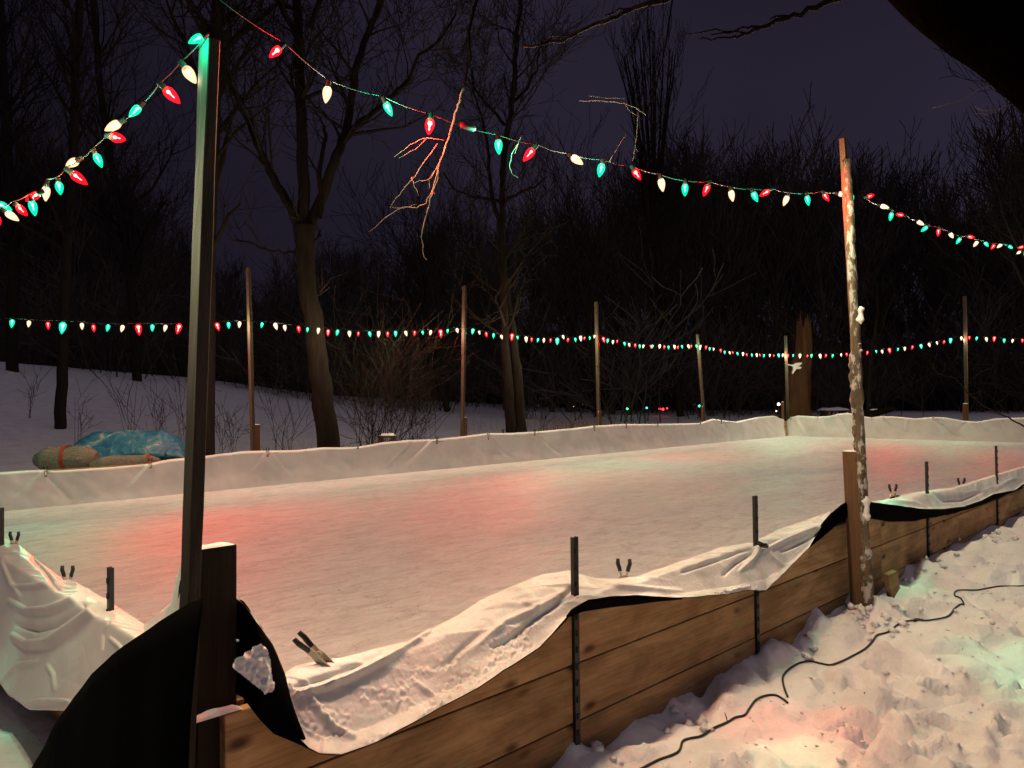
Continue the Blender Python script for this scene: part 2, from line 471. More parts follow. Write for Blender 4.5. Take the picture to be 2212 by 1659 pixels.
plank_run(V((.2, RW + .02, 0)), V((RL, RW + .02, 0)), V((0, 1, 0)), .50, 3, 'long back fence of planks covered by the white sheet', 'fence')
plank_run(V((RL + .02, RW, 0)), V((RL + .02, 0, 0)), V((1, 0, 0)), .50, 3, 'far end fence of planks covered by the white sheet', 'fence')

# ------------------------------------------------------------------ the liner
liner = thing('rink_liner', 'white plastic sheet with black underside draped over all the boards round the ice', 'tarp')
# back wall: top edge traced, creases from the clamps
back_top = [(-420, 1062), (-200, 1036), (0, 1021), (60, 1017), (95, 1016), (120, 1017), (240, 1009), (310, 1003), (330, 1001), (360, 994), (400, 990), (443, 986), (480, 981), (530, 975), (577, 974),
            (640, 973), (700, 967), (737, 967), (773, 966), (830, 956), (885, 951), (944, 949), (1000, 943), (1055, 936), (1100, 936), (1155, 933), (1234, 926), (1284, 920), (1353, 916), (1421, 916), (1470, 915), (1513, 914),
            (1540, 905), (1590, 911), (1640, 901), (1675, 898), (1688, 905)]
back_creases = [(99, -90), (99, 60), (325, -70), (578, -60), (578, 60), (773, -8), (892, -75), (935, -70), (944, -85), (1055, 55), (1155, 60), (1284, -10), (1421, 50), (1421, 15), (1421, -35), (1470, 10), (1513, 40), (1559, 25), (1576, -20), (1600, 15), (1630, 12), (1650, 20), (1665, -5)]
def wall_sheet(x0, x1, step, top, creases, k, v, name, inward, seed, basez=0.0):
    mb = MB(); rows = []; NV = 26
    xs = np.arange(x0, x1 + step * .5, step)
    cols = []
    cr = []
    for (cx_, dx) in creases:
        a = at(cx_, lerp_list(top, cx_), k, v); b_ = at(cx_ + dx, lerp_list(top, cx_), k, v)
        cr.append((a, b_ - a, R.uniform(.012, .03), R.choice((-1, 1, 1)), R.uniform(.45, 1.0)))
    along = V((1, 0, 0)) if k == 'Y' else V((0, -1, 0))
    for x in xs:
        p = at(x, lerp_list(top, x), k, v); colp = []
        for j in range(NV + 4):
            if j < 4:        # fold over the board top to the outside
                a = (3 - j) / 3.
                q = V(p); q -= inward * (.02 + .07 * a); q.z += .012 * math.sin((1 - a) * 3.14) - .05 * a * a
                colp.append(q); continue
            t = (j - 3) / NV
            s = V((p.x, p.y, 0)); z = p.z * (1 - t) + basez * t
            off = .02 + .05 * t * t
            for (a, dv_, wd, sg, ln) in cr:
                fr = (p.z - z) / p.z
                if fr <= ln:
                    cc_ = a + dv_ * fr; dist = (s - V((cc_.x, cc_.y, 0))).dot(along)
                    ww = wd * (1 + 2.0 * fr)
                    if abs(dist) < 4 * ww: off += sg * wd * 1.7 * math.exp(-(dist / ww) ** 2) * (1 - fr / ln) ** .5
            al = s.dot(along)
            off += .022 * noise.noise(V((al * 1.7, z * 2.2, seed))) + .009 * noise.noise(V((al * 6 + z * 4, z * 5, seed + 3)))
            q = s + inward * off; q.z = z - (.0 if t < 1 else .01)
            colp.append(q)
        cols.append(colp)
    mb.grid([[c[j] for c in cols] for j in range(NV + 4)], flip=(k == 'Y'))
    o = mb.build(name, [M['liner'], M['black']], liner, smooth_=True)
    return o
wall_sheet(-420, 1691, 3.0, back_top, back_creases, 'Y', RW, 'back_wall_sheet', V((0, -1, 0)), 2.)
end_top = [(1680, 925), (1688, 905), (1697, 912), (1706, 902), (1722, 898), (1766, 900), (1790, 899), (1810, 894), (1830, 892), (1850, 897), (1880, 902), (1905, 899), (1930, 900), (1975, 904), (2016, 901), (2040, 902), (2080, 909), (2110, 911), (2150, 904), (2212, 902), (2300, 905), (2420, 910), (2512, 915)]
end_creases = [(1706, 10), (1716, 25), (1766, 20), (1766, -25), (1810, 40), (1883, 30), (1905, 60), (1960, -5), (2016, 70), (2016, 20), (2090, -40), (2110, 50), (2160, 30)]
wall_sheet(1680, 2512, 3.0, end_top, end_creases, 'X', RL, 'end_wall_sheet', V((-1, 0, 0)), 8.)

# front sheet: crest (against the ice) and hem (outer free edge)
crest = [(500, 1280), (527, 1300), (560, 1345), (587, 1384), (604, 1420), (617, 1452), (640, 1437), (700, 1426), (737, 1422), (800, 1405), (880, 1386), (917, 1366), (987, 1330), (1037, 1297), (1104, 1266), (1170, 1241), (1227, 1233), (1250, 1240), (1287, 1249), (1337, 1252),
         (1380, 1247), (1430, 1229), (1474, 1214), (1558, 1181), (1628, 1173), (1675, 1146), (1740, 1124), (1795, 1104), (1830, 1097), (1870, 1093), (1901, 1083), (1938, 1070), (1974, 1064), (2003, 1061), (2029, 1056), (2083, 1054), (2120, 1051), (2156, 1040), (2183, 1028), (2212, 1026), (2300, 985), (2400, 945), (2510, 915)]
hem = [(500, 1310), (520, 1330), (545, 1365), (575, 1405), (600, 1450), (617, 1500), (633, 1560), (650, 1598), (668, 1616), (690, 1627), (737, 1630), (810, 1604), (890, 1562), (964, 1522), (1037, 1482), (1114, 1432), (1167, 1396), (1204, 1356), (1237, 1316), (1270, 1297), (1320, 1289), (1370, 1286),
       (1474, 1290), (1575, 1284), (1615, 1275), (1655, 1275), (1692, 1239), (1748, 1182), (1778, 1131), (1795, 1112), (1830, 1104), (1880, 1084), (1938, 1092), (1992, 1099), (2034, 1100), (2083, 1094), (2120, 1081), (2147, 1067), (2192, 1059), (2212, 1045), (2300, 1010), (2400, 962), (2510, 925)]
off_o = [(500, -.065), (600, -.055), (617, .06), (700, .17), (900, .20), (1114, .17), (1237, .09), (1370, .10), (1600, .17), (1680, .13), (1780, .05), (1870, .05), (1990, .12), (2150, .09), (2212, .09), (2510, .05)]
def seg_dist(px, py, pl):
    best = (1e9, 0, 0)
    for i in range(len(pl) - 1):
        ax, ay = pl[i]; bx, by = pl[i + 1]; dx, dy = bx - ax, by - ay; L2 = dx * dx + dy * dy
        u = ((px - ax) * dx + (py - ay) * dy) / L2; uc = max(0, min(1, u)); d_ = math.hypot(px - ax - uc * dx, py - ay - uc * dy)
        if d_ < best[0]: best = (d_, (i + uc) / (len(pl) - 1), 0)
    return best
def ridge_push(q, out, ridges):
    if not ridges: return q
    x, y, _ = px_of(q); p = 0.
    for (pl, w_, a_) in ridges:
        if not (min(c[0] for c in pl) - 4 * w_ < x < max(c[0] for c in pl) + 4 * w_): continue
        d_, u, _ = seg_dist(x, y, pl)
        if d_ < 3.2 * w_: p += a_ * math.exp(-(d_ / w_) ** 2) * math.sin(math.pi * min(1, max(.0, .08 + u * .84))) ** .5
    return q + (out * .6 + V((0, 0, .8))) * p
RF = [([(640, 1503), (690, 1490), (737, 1474), (790, 1450), (837, 1425), (880, 1398), (925, 1365)], 5.2, .030), ([(640, 1480), (700, 1462), (760, 1440), (830, 1410)], 6.0, -.022),
      ([(668, 1500), (690, 1540), (720, 1575), (760, 1590)], 6.8, .02), ([(1064, 1398), (1110, 1376), (1150, 1340), (1204, 1303), (1237, 1272)], 6.0, -.030), ([(1030, 1395), (1090, 1345), (1160, 1315), (1215, 1282)], 6.8, .016),
      ([(960, 1440), (1000, 1400), (1040, 1365)], 6.0, -.014), ([(890, 1470), (930, 1500), (950, 1520)], 5.2, .012), ([(1130, 1300), (1160, 1315), (1180, 1330)], 4.5, .012), ([(1290, 1255), (1340, 1266), (1400, 1272), (1470, 1278)], 4.5, .012),
      ([(1475, 1235), (1540, 1212), (1600, 1190), (1630, 1184)], 3.8, -.022), ([(1563, 1240), (1590, 1215), (1630, 1190)], 3.8, -.03), ([(1600, 1232), (1625, 1210), (1640, 1185)], 3.8, .022), ([(1650, 1190), (1700, 1165), (1760, 1140)], 3.8, .018), ([(1690, 1190), (1730, 1172), (1770, 1150)], 3.8, -.02), ([(1660, 1185), (1668, 1205), (1690, 1222)], 3.8, .012)]
RL_ = [([(22, 1300), (60, 1322), (110, 1320), (160, 1300), (205, 1270)], 4.8, .032), ([(22, 1270), (70, 1268), (130, 1262), (190, 1258)], 3.6, .022), ([(30, 1375), (60, 1395), (110, 1392), (160, 1360), (205, 1325), (232, 1303)], 5.4, .040), ([(40, 1350), (80, 1360), (120, 1350), (180, 1310)], 6.0, -.030),
       ([(60, 1520), (100, 1516), (150, 1517)], 3.6, .022), ([(225, 1400), (226, 1370), (236, 1345)], 2.4, -.014), ([(240, 1380), (262, 1400), (275, 1420)], 3.6, .014), ([(105, 1440), (118, 1460), (120, 1490)], 4.2, .014), ([(10, 1470), (40, 1440), (80, 1430)], 5.4, .02), ([(70, 1210), (100, 1240), (125, 1275)], 4.2, -.03), ([(5, 1215), (25, 1260), (45, 1290)], 4.2, .02)]
RR_ = [([(1885, 1084), (1930, 1082), (1975, 1086), (1995, 1094)], 3.0, .014), ([(1900, 1080), (1940, 1070), (1965, 1078)], 2.4, -.018), ([(2003, 1063), (2015, 1075), (2022, 1090)], 2.4, .012), ([(2022, 1066), (2040, 1080), (2080, 1078), (2120, 1062)], 4.2, -.03), ([(2150, 1058), (2175, 1040), (2200, 1030)], 3.0, .012)]
def draped(x0, x1, step, crest, hem, offs, plane_c, name, mats, out, inn, seed, amp=1.0, NV=34, mid=None, ridges=None, grain=False):
    mb = MB(); cols = []; k, vc = plane_c
    for x in np.arange(x0, x1 + .01, step):
        c = at(x, lerp_list(crest, x), k, vc(x)); o_ = lerp_list(offs, x)
        hm = at(x, lerp_list(hem, x), k, vc(x) - (.07 + o_))
        base = V(c); base += inn * .10; base.z = .002
        colp = []
        for j in range(7):
            t = j / 7.; q = base.lerp(c, t); q += inn * (.03 * math.sin(t * 3.1)); q += inn * .02 * noise.noise(V((q.x * 2 + q.y * 2, q.z * 3, seed)))
            colp.append(q)
        ci = 1 if k == 'Y' else 0; ev = -.060 if k == 'Y' else .092
        span = c[ci] - hm[ci]; te = (c[ci] - ev) / span if abs(span) > 1e-6 else 9
        if te < 1:
            E = c.lerp(hm, te); E.z = max(E.z - .01, min(.607, c.z + .02)); kp = [c, c.lerp(E, .5) + V((0, 0, .012)), E, E.lerp(hm, .33) - V((0, 0, .03)) , E.lerp(hm, .66) - V((0, 0, .035)) * min(1., o_ / .12), hm]
        else: kp = [c, c.lerp(hm, .5) + V((0, 0, .01)), hm]
        ln = [0.]
        for a_, b_2 in zip(kp, kp[1:]): ln.append(ln[-1] + (b_2 - a_).length)
        P0 = []
        for j in range(NV + 1):
            w_ = ln[-1] * j / NV; i_ = 0
            while i_ < len(kp) - 2 and ln[i_ + 1] < w_: i_ += 1
            P0.append(kp[i_].lerp(kp[i_ + 1], (w_ - ln[i_]) / max(1e-6, ln[i_ + 1] - ln[i_])))
        for _ in range(6): P0 = [P0[0]] + [(P0[i_ - 1] + P0[i_] * 2 + P0[i_ + 1]) / 4 for i_ in range(1, NV)] + [P0[-1]]
        for j in range(NV + 1):
            t = j / NV; q = V(P0[j])
            env = math.sin(min(1., t * 1.15 + .05) * math.pi) if t < .85 else .35
            u_ = (q.x + q.y)
            wv = .034 * noise.noise(V((u_ * 2.6 - t * 1.6, t * 2.0, seed))) + .016 * noise.noise(V((u_ * 6.0 + t * 2.4, t * 2.2, seed + 4)))
            rg = noise.noise(V((u_ * 4.2 - t * 3.0, t * 1.4, seed + 8)))
            wv += .022 * (1 - min(1, abs(rg) * 5))
            w2 = .006 * noise.noise(V((u_ * 18, t * 9, seed + 2)))
            q.z += (wv + w2) * env * amp * .32
            if 0 < t < 1: q = ridge_push(q, out, ridges)
            if grain and 0 < t < .985 and x < 1240:
                gm = smooth((t - .42) / .25) * smooth((1240 - x) / 120) * smooth((.3 + noise.noise(V((q.x * 5, t * 4, 3.))) * 1.5) * 3)
                gm = max(gm, .25 * smooth((noise.noise(V((q.x * 7, t * 5, 8.))) - .1) * 6))
                q.z += gm * (.010 * max(0, noise.noise(V((q.x * 75, q.y * 75, q.z * 40))) + .15) + .007 * noise.noise(V((q.x * 30, q.y * 30, 1)))); q.y -= gm * .004 * noise.noise(V((q.x * 80, q.z * 80, 9)))
            if 0 < t < .12: q.z += .004 * noise.noise(V((u_ * 25, 1, seed)))
            if k == 'Y' and -.046 < q.y < .006 and q.z < .578: q.z = .578
            if k == 'X' and .11 < q.x < .215 and q.z < .578: q.z = .578
            colp.append(q)
        cols.append(colp)
    mb.grid([[c[j] for c in cols] for j in range(len(cols[0]))], flip=True)
    o = mb.build(name, mats, liner, smooth_=True)
    return o, cols
o1, cols_f = draped(503, 1795, 1.6, crest, hem, off_o, ('Y', lambda x: .05), 'draped_front_sheet', [M['liner_frost'], M['black']], V((0, -1, 0)), V((0, 1, 0)), 5., NV=96, ridges=RF, grain=True)
solid(o1, .004, -1)
o2, _ = draped(1795, 2510, 3, crest, hem, off_o, ('Y', lambda x: .05), 'draped_front_sheet', [M['liner_frost'], M['black']], V((0, -1, 0)), V((0, 1, 0)), 9., .5, ridges=RR_)
solid(o2, .004, -1)
# second inner ply seen against the ice at the left part
crest_l = [(-330, 1030), (-200, 1072), (-100, 1112), (0, 1157), (20, 1171), (43, 1181), (90, 1219), (140, 1257), (167, 1262), (233, 1300), (283, 1333), (312, 1352), (335, 1334), (360, 1313), (383, 1298), (420, 1280), (470, 1270), (500, 1281)]
hem_l = [(-330, 1250), (-200, 1345), (-100, 1412), (0, 1473), (20, 1502), (67, 1534), (147, 1536), (200, 1560), (260, 1590), (320, 1560), (383, 1500), (420, 1450), (500, 1400)]
off_l = [(-330, .08), (0, .14), (150, .14), (300, .10), (360, .02), (500, .0)]
def vc_l(x): return .2 if x < 312 else max(.03, .2 - .17 * (x - 312) / 90.)
o3, _ = draped(-330, 408, 1.6, crest_l, hem_l, off_l, ('X', vc_l), 'draped_side_sheet', [M['liner'], M['black']], V((-1, 0, 0)), V((1, 0, 0)), 15., .6, NV=120, ridges=RL_)
solid(o3, .004, 1); 

# black underside folded outward at the corner
fl_top = [(40, 1720), (70, 1659), (110, 1586), (160, 1506), (200, 1456), (247, 1413), (300, 1373), (340, 1345), (383, 1319), (410, 1303), (440, 1291)]
mb = MB(); cols = []
for x in np.arange(40, 441, 5):
    t_ = (x - 40) / 400.
    p = at(x, lerp_list(fl_top, x), 'X', -.16 + .10 * t_ ** 1.5)
    if p.z < -.05: continue
    b_ = V((p.x - .03, p.y, gz(p.x, p.y) - .02)); c = []
    for j in range(16):
        t = j / 15.; q = p.lerp(b_, t); q.x += -.03 * math.sin(t * 3.1) + .015 * noise.noise(V((q.y * 5, q.z * 2, 3)))
        c.append(q)
    cols.append(c)
mb.grid([[c[j] for c in cols] for j in range(16)])
fo = mb.build('black_corner_flap', [M['black'], M['black']], liner, smooth_=True); solid(fo, .004, 0)
fr_top = [(440, 1291), (470, 1284), (500, 1286), (527, 1306), (560, 1353), (587, 1393), (617, 1459), (633, 1526), (650, 1586), (667, 1616)]
fr_bot = [(440, 1520), (483, 1502), (520, 1499), (563, 1556), (593, 1586), (650, 1608), (667, 1617)]
mb = MB(); cols = []
for x in np.arange(440, 667.5, 3):
    y_ = .055 if x < 500 else .055 - .13 * smooth((x - 500) / 60.)
    p = at(x, lerp_list(fr_top, x), 'Y', y_)
    b_ = at(x, lerp_list(fr_bot, x), 'Y', y_ - (.03 if x > 505 else 0)); c = []
    for j in range(14):
        t = j / 13.; q = p.lerp(b_, t); q.y += -.03 * math.sin(t * 3.1) + .012 * noise.noise(V((q.x * 7, q.z * 5, 3))); c.append(q)
    cols.append(c)
mb.grid([[c[j] for c in cols] for j in range(14)])
fo = mb.build('black_corner_flap', [M['black'], M['black']], liner, smooth_=True); solid(fo, .004, 0)
# snow stuck on that flap
def snow_patch(poly_px, plane, parent, thick=.012, seed=1, n=46, nm='snow_patch', holes=.0):
    k, v = plane; xs = [p[0] for p in poly_px]; ys = [p[1] for p in poly_px]
    def inside(x, y):
        c = False
        for i in range(len(poly_px)):
            x1, y1 = poly_px[i]; x2, y2 = poly_px[i - 1]
            if (y1 > y) != (y2 > y) and x < (x2 - x1) * (y - y1) / (y2 - y1) + x1: c = not c
        return c
    mb = MB(); idx = {}; vs = []; fs = []
    dx = (max(xs) - min(xs)) / n; dy = (max(ys) - min(ys)) / n
    nrm = V((0, -1, 0)) if k == 'Y' else V((-1, 0, 0))
    def vid(i, j):
        if (i, j) not in idx:
            x = min(xs) + i * dx; y = min(ys) + j * dy; p = at(x + 1.2 * noise.noise(V((i * .7, j * .7, seed))), y + 1.2 * noise.noise(V((i * .7, j * .7, seed + 5))), k, v)
            hh = thick * (.1 + max(0, .5 + 1.8 * noise.noise(V((p.x * 60, p.z * 60, seed)))))
            idx[(i, j)] = len(vs); vs.append(p + nrm * hh)
        return idx[(i, j)]
    for i in range(n):
        for j in range(n):
            x = min(xs) + (i + .5) * dx; y = min(ys) + (j + .5) * dy
            if inside(x, y) and noise.noise(V((x * .16, y * .22, seed))) > -1 + holes: fs.append((vid(i, j), vid(i + 1, j), vid(i + 1, j + 1), vid(i, j + 1)))
    mb.add(vs, fs); return mb.build(nm, M['snow_clean'], parent)
snow_patch([(548, 1395), (560, 1389), (575, 1400), (583, 1430), (588, 1462), (590, 1478), (582, 1494), (572, 1500), (560, 1488), (538, 1470), (520, 1456), (498, 1440), (505, 1425), (525, 1412)], ('Y', -.125), liner, .010, 3, 46, 'snow_patch', .0)
snow_patch([(508, 1381), (514, 1380), (516, 1384), (510, 1386)], ('Y', -.10), liner, .006, 5, 10)
# black fold under the hem
def skirt(top, bot, ya, yb, x0, x1, mat_):
    mb = MB(); cols = []
    for x in np.arange(x0, x1 + .1, 4):
        a = at(x, lerp_list(top, x) + 1.5, 'Y', ya(x)); b_ = at(x, lerp_list(bot, x), 'Y', yb); c = []
        for j in range(7):
            t = j / 6.; q = a.lerp(b_, t); q.y += .015 * noise.noise(V((q.x * 3, t * 4, 6))); c.append(q)
        cols.append(c)
    mb.grid([[c[j] for c in cols] for j in range(7)])
    o = mb.build('folded_hem', [mat_, mat_], liner, smooth_=True); solid(o, .003, 0)
hem_y = lambda x: .05 - .07 - lerp_list(off_o, x)
skirt(hem, [(1225, 1334), (1260, 1320), (1337, 1310), (1400, 1302), (1474, 1294)], hem_y, -.055, 1225, 1474, M['black'])
skirt(hem, [(1868, 1112), (1880, 1120), (1920, 1127), (1974, 1126), (2003, 1120), (2065, 1108), (2120, 1091), (2160, 1075), (2212, 1054)], hem_y, -.055, 1868, 2212, M['black'])
skirt([(1748, 1172), (1778, 1128), (1795, 1106), (1815, 1088), (1832, 1080)], [(1748, 1184), (1778, 1160), (1800, 1140), (1820, 1122), (1832, 1118)], lambda x: -.06, -.075, 1750, 1832, M['black'])

# crumbs of snow on the front sheet
mb = MB(); rr = random.Random(5)
ico = [V((0, 0, 1)), V((.9, 0, .1)), V((0, .9, 0)), V((-.9, 0, .1)), V((0, -.9, 0)), V((0, 0, -.7))]
icf = [(0, 1, 2), (0, 2, 3), (0, 3, 4), (0, 4, 1), (5, 2, 1), (5, 3, 2), (5, 4, 3), (5, 1, 4)]
def crumb(p, s):
    mb.add([p + V((v.x * s * rr.uniform(.6, 1.3), v.y * s * rr.uniform(.6, 1.3), v.z * s * rr.uniform(.5, 1.1))) for v in ico], icf)
ncols = len(cols_f)
for _ in range(0):
    i = int(rr.random() ** 1.25 * ncols * .62); i = min(i, ncols - 2)
    t = 1 - abs(rr.gauss(.0, .22)) if rr.random() < .8 else rr.random()
    if t < 0.05 or t > .985: continue
    j = 7 + t * 96; a = cols_f[i][int(j)]; b_ = cols_f[i][min(int(j) + 1, 103)]
    p = a.lerp(b_, j - int(j)); crumb(p + V((rr.uniform(-.006, .006), 0, .001)), rr.uniform(.0018, .0058))
for _ in range(120):
    x = rr.gauss(1590, 20); x = max(1545, min(1640, x)); p = at(x, lerp_list(hem, x) - rr.uniform(2, 9), 'Y', -.18); crumb(p, rr.uniform(.005, .012))
tag(mb.build('snow_crumbs', M['snow_clean'], smooth_=True), 'loose snow crumbs on the free edge of the front sheet below the second stake', 'snow', kind='stuff')

# ------------------------------------------------------------------ posts
def beam(mb, a, b, sx, sy, X=V((1, 0, 0)), Y=V((0, 1, 0)), ox=0, oy=0, n=1, wob=0, mi=0, seed=0, grow=0):
    """rectangular beam from a to b, cross-section spans [ox,ox+sx] along X and [oy,oy+sy] along Y"""
    vs = []; fs = []
    for i in range(n + 1):
        t = i / n; p = a.lerp(b, t)
        for (i_, (u, v)) in enumerate(((0, 0), (1, 0), (1, 1), (0, 1))):
            q = p + X * (ox + u * sx) + Y * (oy + v * sy)
            if wob: q += V((noise.noise(V((i * .9, i_ * 3.1, seed))), noise.noise(V((i * .9, i_ * 3.1, seed + 7))), 0)) * wob
            vs.append(q)
    for i in range(n):
        for k in range(4): fs.append((i * 4 + k, i * 4 + (k + 1) % 4, (i + 1) * 4 + (k + 1) % 4, (i + 1) * 4 + k))
    fs.append((3, 2, 1, 0)); fs.append((n * 4, n * 4 + 1, n * 4 + 2, n * 4 + 3)); mb.add(vs, fs, mi)

K0 = at(394, 1640, 'Y', -.05); K1 = at(450, 78, 'Y', -.05)
dirk = (K1 - K0); A = K0 - dirk * ((K0.z + .16) / dirk.z)
P = thing('light_pole', 'tall near wooden pole at the rink corner rising out of the frame at left', 'pole', (A.x, A.y, -.1))
mb = MB(); beam(mb, A, K1, .034, .060, n=14, wob=.003)
bevel(mb.build('post', M['post'], P, loc=A), .003)
mb = MB(); s0 = A.x + .046
T = at(470, 1177, 'Y', .045)
beam(mb, V((T.x - .076, .012, -.1)), V((T.x - .070, .012, T.z)), .112, .036, n=3, wob=.001)
bevel(mb.build('short_board', M['darkpost'], P), .003)
def snow_cap(c, hx, hy, ht, parent, nm='snow_cap', seed=0, ang=0, mat_='snow_clean'):
    mb = MB(); rows = []
    ca, sa = math.cos(ang), math.sin(ang); n = 10
    for j in range(n + 1):
        r_ = []
        for i in range(n + 1):
            u = i / n * 2 - 1; v = j / n * 2 - 1; e = (1 - abs(u) ** 4) * (1 - abs(v) ** 4)
            z = ht * e ** .5 * (.75 + .5 * noise.noise(V((u * 1.5, v * 1.5, seed))))
            r_.append(V((c[0] + (u * hx) * ca - (v * hy) * sa, c[1] + (u * hx) * sa + (v * hy) * ca, c[2] + z)))
        rows.append(r_)
    mb.grid(rows); return mb.build(nm, M[mat_], parent, smooth_=True)
snow_cap((T.x - .014, .030, T.z), .050, .018, .009, P)
pc = at(450, 1508, 'Y', -.02)
snow_cap((pc.x, -.019, BT), .09, .018, .016, f1, seed=3)

# right near post assembly
X0 = at(1822, 1100, 'Y', -.045).x
P = thing('light_pole', 'snow-caked near pole beside a short orange-brown board, right of centre', 'pole', (X0, -.1, -.05))
def yb(px, py, X): return at(px, py, 'X', X)
mb = MB(); a = at(1838, 1310, 'X', X0); b_ = at(1819, 975, 'X', X0)
beam(mb, V((X0, a.y, -.1)), V((X0, b_.y, b_.z)), .036, -.094, n=4, wob=.001); stub_top = V((X0 + .018, b_.y - .047, b_.z))
bevel(mb.build('short_board', M['cedar'], P), .003)
mb = MB(); a2 = at(1868, 1310, 'X', X0); b2 = at(1850, 984, 'X', X0)
beam(mb, V((X0 + .004, a2.y + .006, -.1)), V((X0 + .004, b2.y + .004, b2.z)), .036, -.046, n=4, wob=.001)
bevel(mb.build('side_board', M['cedar'], P), .003)
mb = MB(); lo = at(1852, 985, 'X', X0 + .01); top = at(1812, 300, 'X', X0 + .01)
beam(mb, lo + V((.0, .004, 0)), top, .034, -.036, n=14, wob=.004)
bevel(mb.build('batten', M['cedar'], P), .002)
mb = MB()
lo = at(1876, 1328, 'X', X0 + .02); top = at(1830, 345, 'X', X0 + .02); path = []; rad = []
for i in range(61):
    t = i / 60.; q = lo.lerp(top, t); q.y += .0; path.append(q); rad.append((.031 - .006 * t) * (1 + .12 * noise.noise(V((i * .6, 0, 2)))))
mb2 = MB(); mb2.tube(path, rad, 14)
for i, v in enumerate(mb2.v):
    vv = V(v); nn = noise.noise(vv * 26) * .010 + noise.noise(vv * 9) * .008; ax = path[i // 14] if i // 14 < 61 else path[-1]
    d_ = (vv - ax); d_.z = 0; mb2.v[i] = tuple(vv + d_.normalized() * nn)
mb2.build('rough_pole', M['caked'], P, smooth_=True)
def cake(pxa, pxb, X, rad0, nm, n=40, sides=12, squash=1.0, mat_='snow_clean', rough=.012):
    a = at(pxa[0], pxa[1], 'X', X); b_ = at(pxb[0], pxb[1], 'X', X); mb = MB(); path = [a.lerp(b_, i / n) for i in range(n + 1)]
    rad = [rad0 * (.25 + .75 * min(1, 5 * min(i, n - i) / n + .1)) * (1 + .45 * noise.noise(V((i * .35, X, rad0 * 90)))) for i in range(n + 1)]
    mb.tube(path, rad, sides)
    for i, v in enumerate(mb.v):
        vv = V(v); ax = path[min(i // sides, n)]; d_ = vv - ax; d_.z = 0
        if d_.length > 1e-5: mb.v[i] = tuple(vv + d_.normalized() * (rough * noise.noise(vv * 30)))
    return mb.build(nm, M[mat_], P, smooth_=True)
cake((1849, 920), (1842, 748), X0 + .022, .027, 'caked_snow', mat_='caked')
cake((1852, 990), (1848, 900), X0 + .022, .021, 'caked_snow', mat_='caked')
cake((1854, 764), (1852, 738), X0 + .02, .02, 'caked_snow', n=14)
cake((1860, 700), (1858, 662), X0 + .01, .021, 'caked_snow', n=14)
cake((1873, 1125), (1871, 1072), X0 + .006, .022, 'caked_snow', n=16)
cake((1880, 1318), (1874, 1165), X0 + .006, .020, 'caked_snow', n=30, mat_='caked')
cake((1868, 1316), (1860, 1200), X0 - .004, .010, 'caked_snow', n=30, mat_='caked')
cake((1868, 1005), (1862, 960), X0 - .004, .012, 'caked_snow', n=14, mat_='caked')
cake((1862, 1060), (1863, 1010), X0 - .004, .010, 'caked_snow', n=14, mat_='caked')
snow_cap(stub_top, .018, .045, .012, P, seed=2); snow_cap(stub_top + V((0, -.03, 0)), .016, .014, .022, P, seed=5)

# far posts along the back and the end
far = [((546, 970), (536, 578), 'Y', RW + .08, (541, 918), 'slim back pole between the dark near pole and the forked tree, lights fixed to it'),
       ((999, 942), (1003, 617), 'Y', RW + .08, (995, 902), 'back pole just left of the double-stemmed tree'),
       ((1294, 919), (1288, 652), 'Y', RW + .08, (1289, 890), 'back pole just right of the double-stemmed tree'),
       ((1521, 907), (1507, 722), 'Y', RW + .08, (1514, 878), 'reddish back pole halfway between the double-stemmed tree and the far rink corner'),
       ((1702, 902), (1697, 725), 'Y', RW + .08, (1687, 868), 'pole at the far rink corner in front of the broken trunk'),
       ((2089, 908), (2084, 640), 'X', RL + .08, (2080, 872), 'lone pole on the far end fence near the right edge of the view')]
for (ba, tp, k, v, st, lab) in far:
    a = at(*ba, k, v); b_ = at(*tp, k, v); d_ = b_ - a; a = a - d_ * ((a.z + .12) / d_.z)
    P = thing('light_pole', lab, 'pole', (a.x, a.y, -.1), 'wooden poles carrying the far light strings')
    mb = MB(); beam(mb, a, b_, .05, .089, ox=-.02, oy=-.04, n=10, wob=.006, seed=a.x)
    bevel(mb.build('post', M['greypost'], P, loc=a), .003)
    s = at(st[0], st[1], k, v - .0); mb = MB()
    if k == 'Y': beam(mb, V((s.x + .035, v - .03, -.1)), V((s.x + .035, v - .03, s.z)), .12, .04)
    else: beam(mb, V((v - .05, s.y, -.1)), V((v - .05, s.y, s.z)), .04, -.15)
    bevel(mb.build('short_board', M['darkcedar'], P), .003)
    q = V((s.x + .095, v - .01, s.z)) if k == 'Y' else V((v - .03, s.y - .075, s.z))
    snow_cap(q, .06 if k == 'Y' else .02, .02 if k == 'Y' else .07, .012, P)

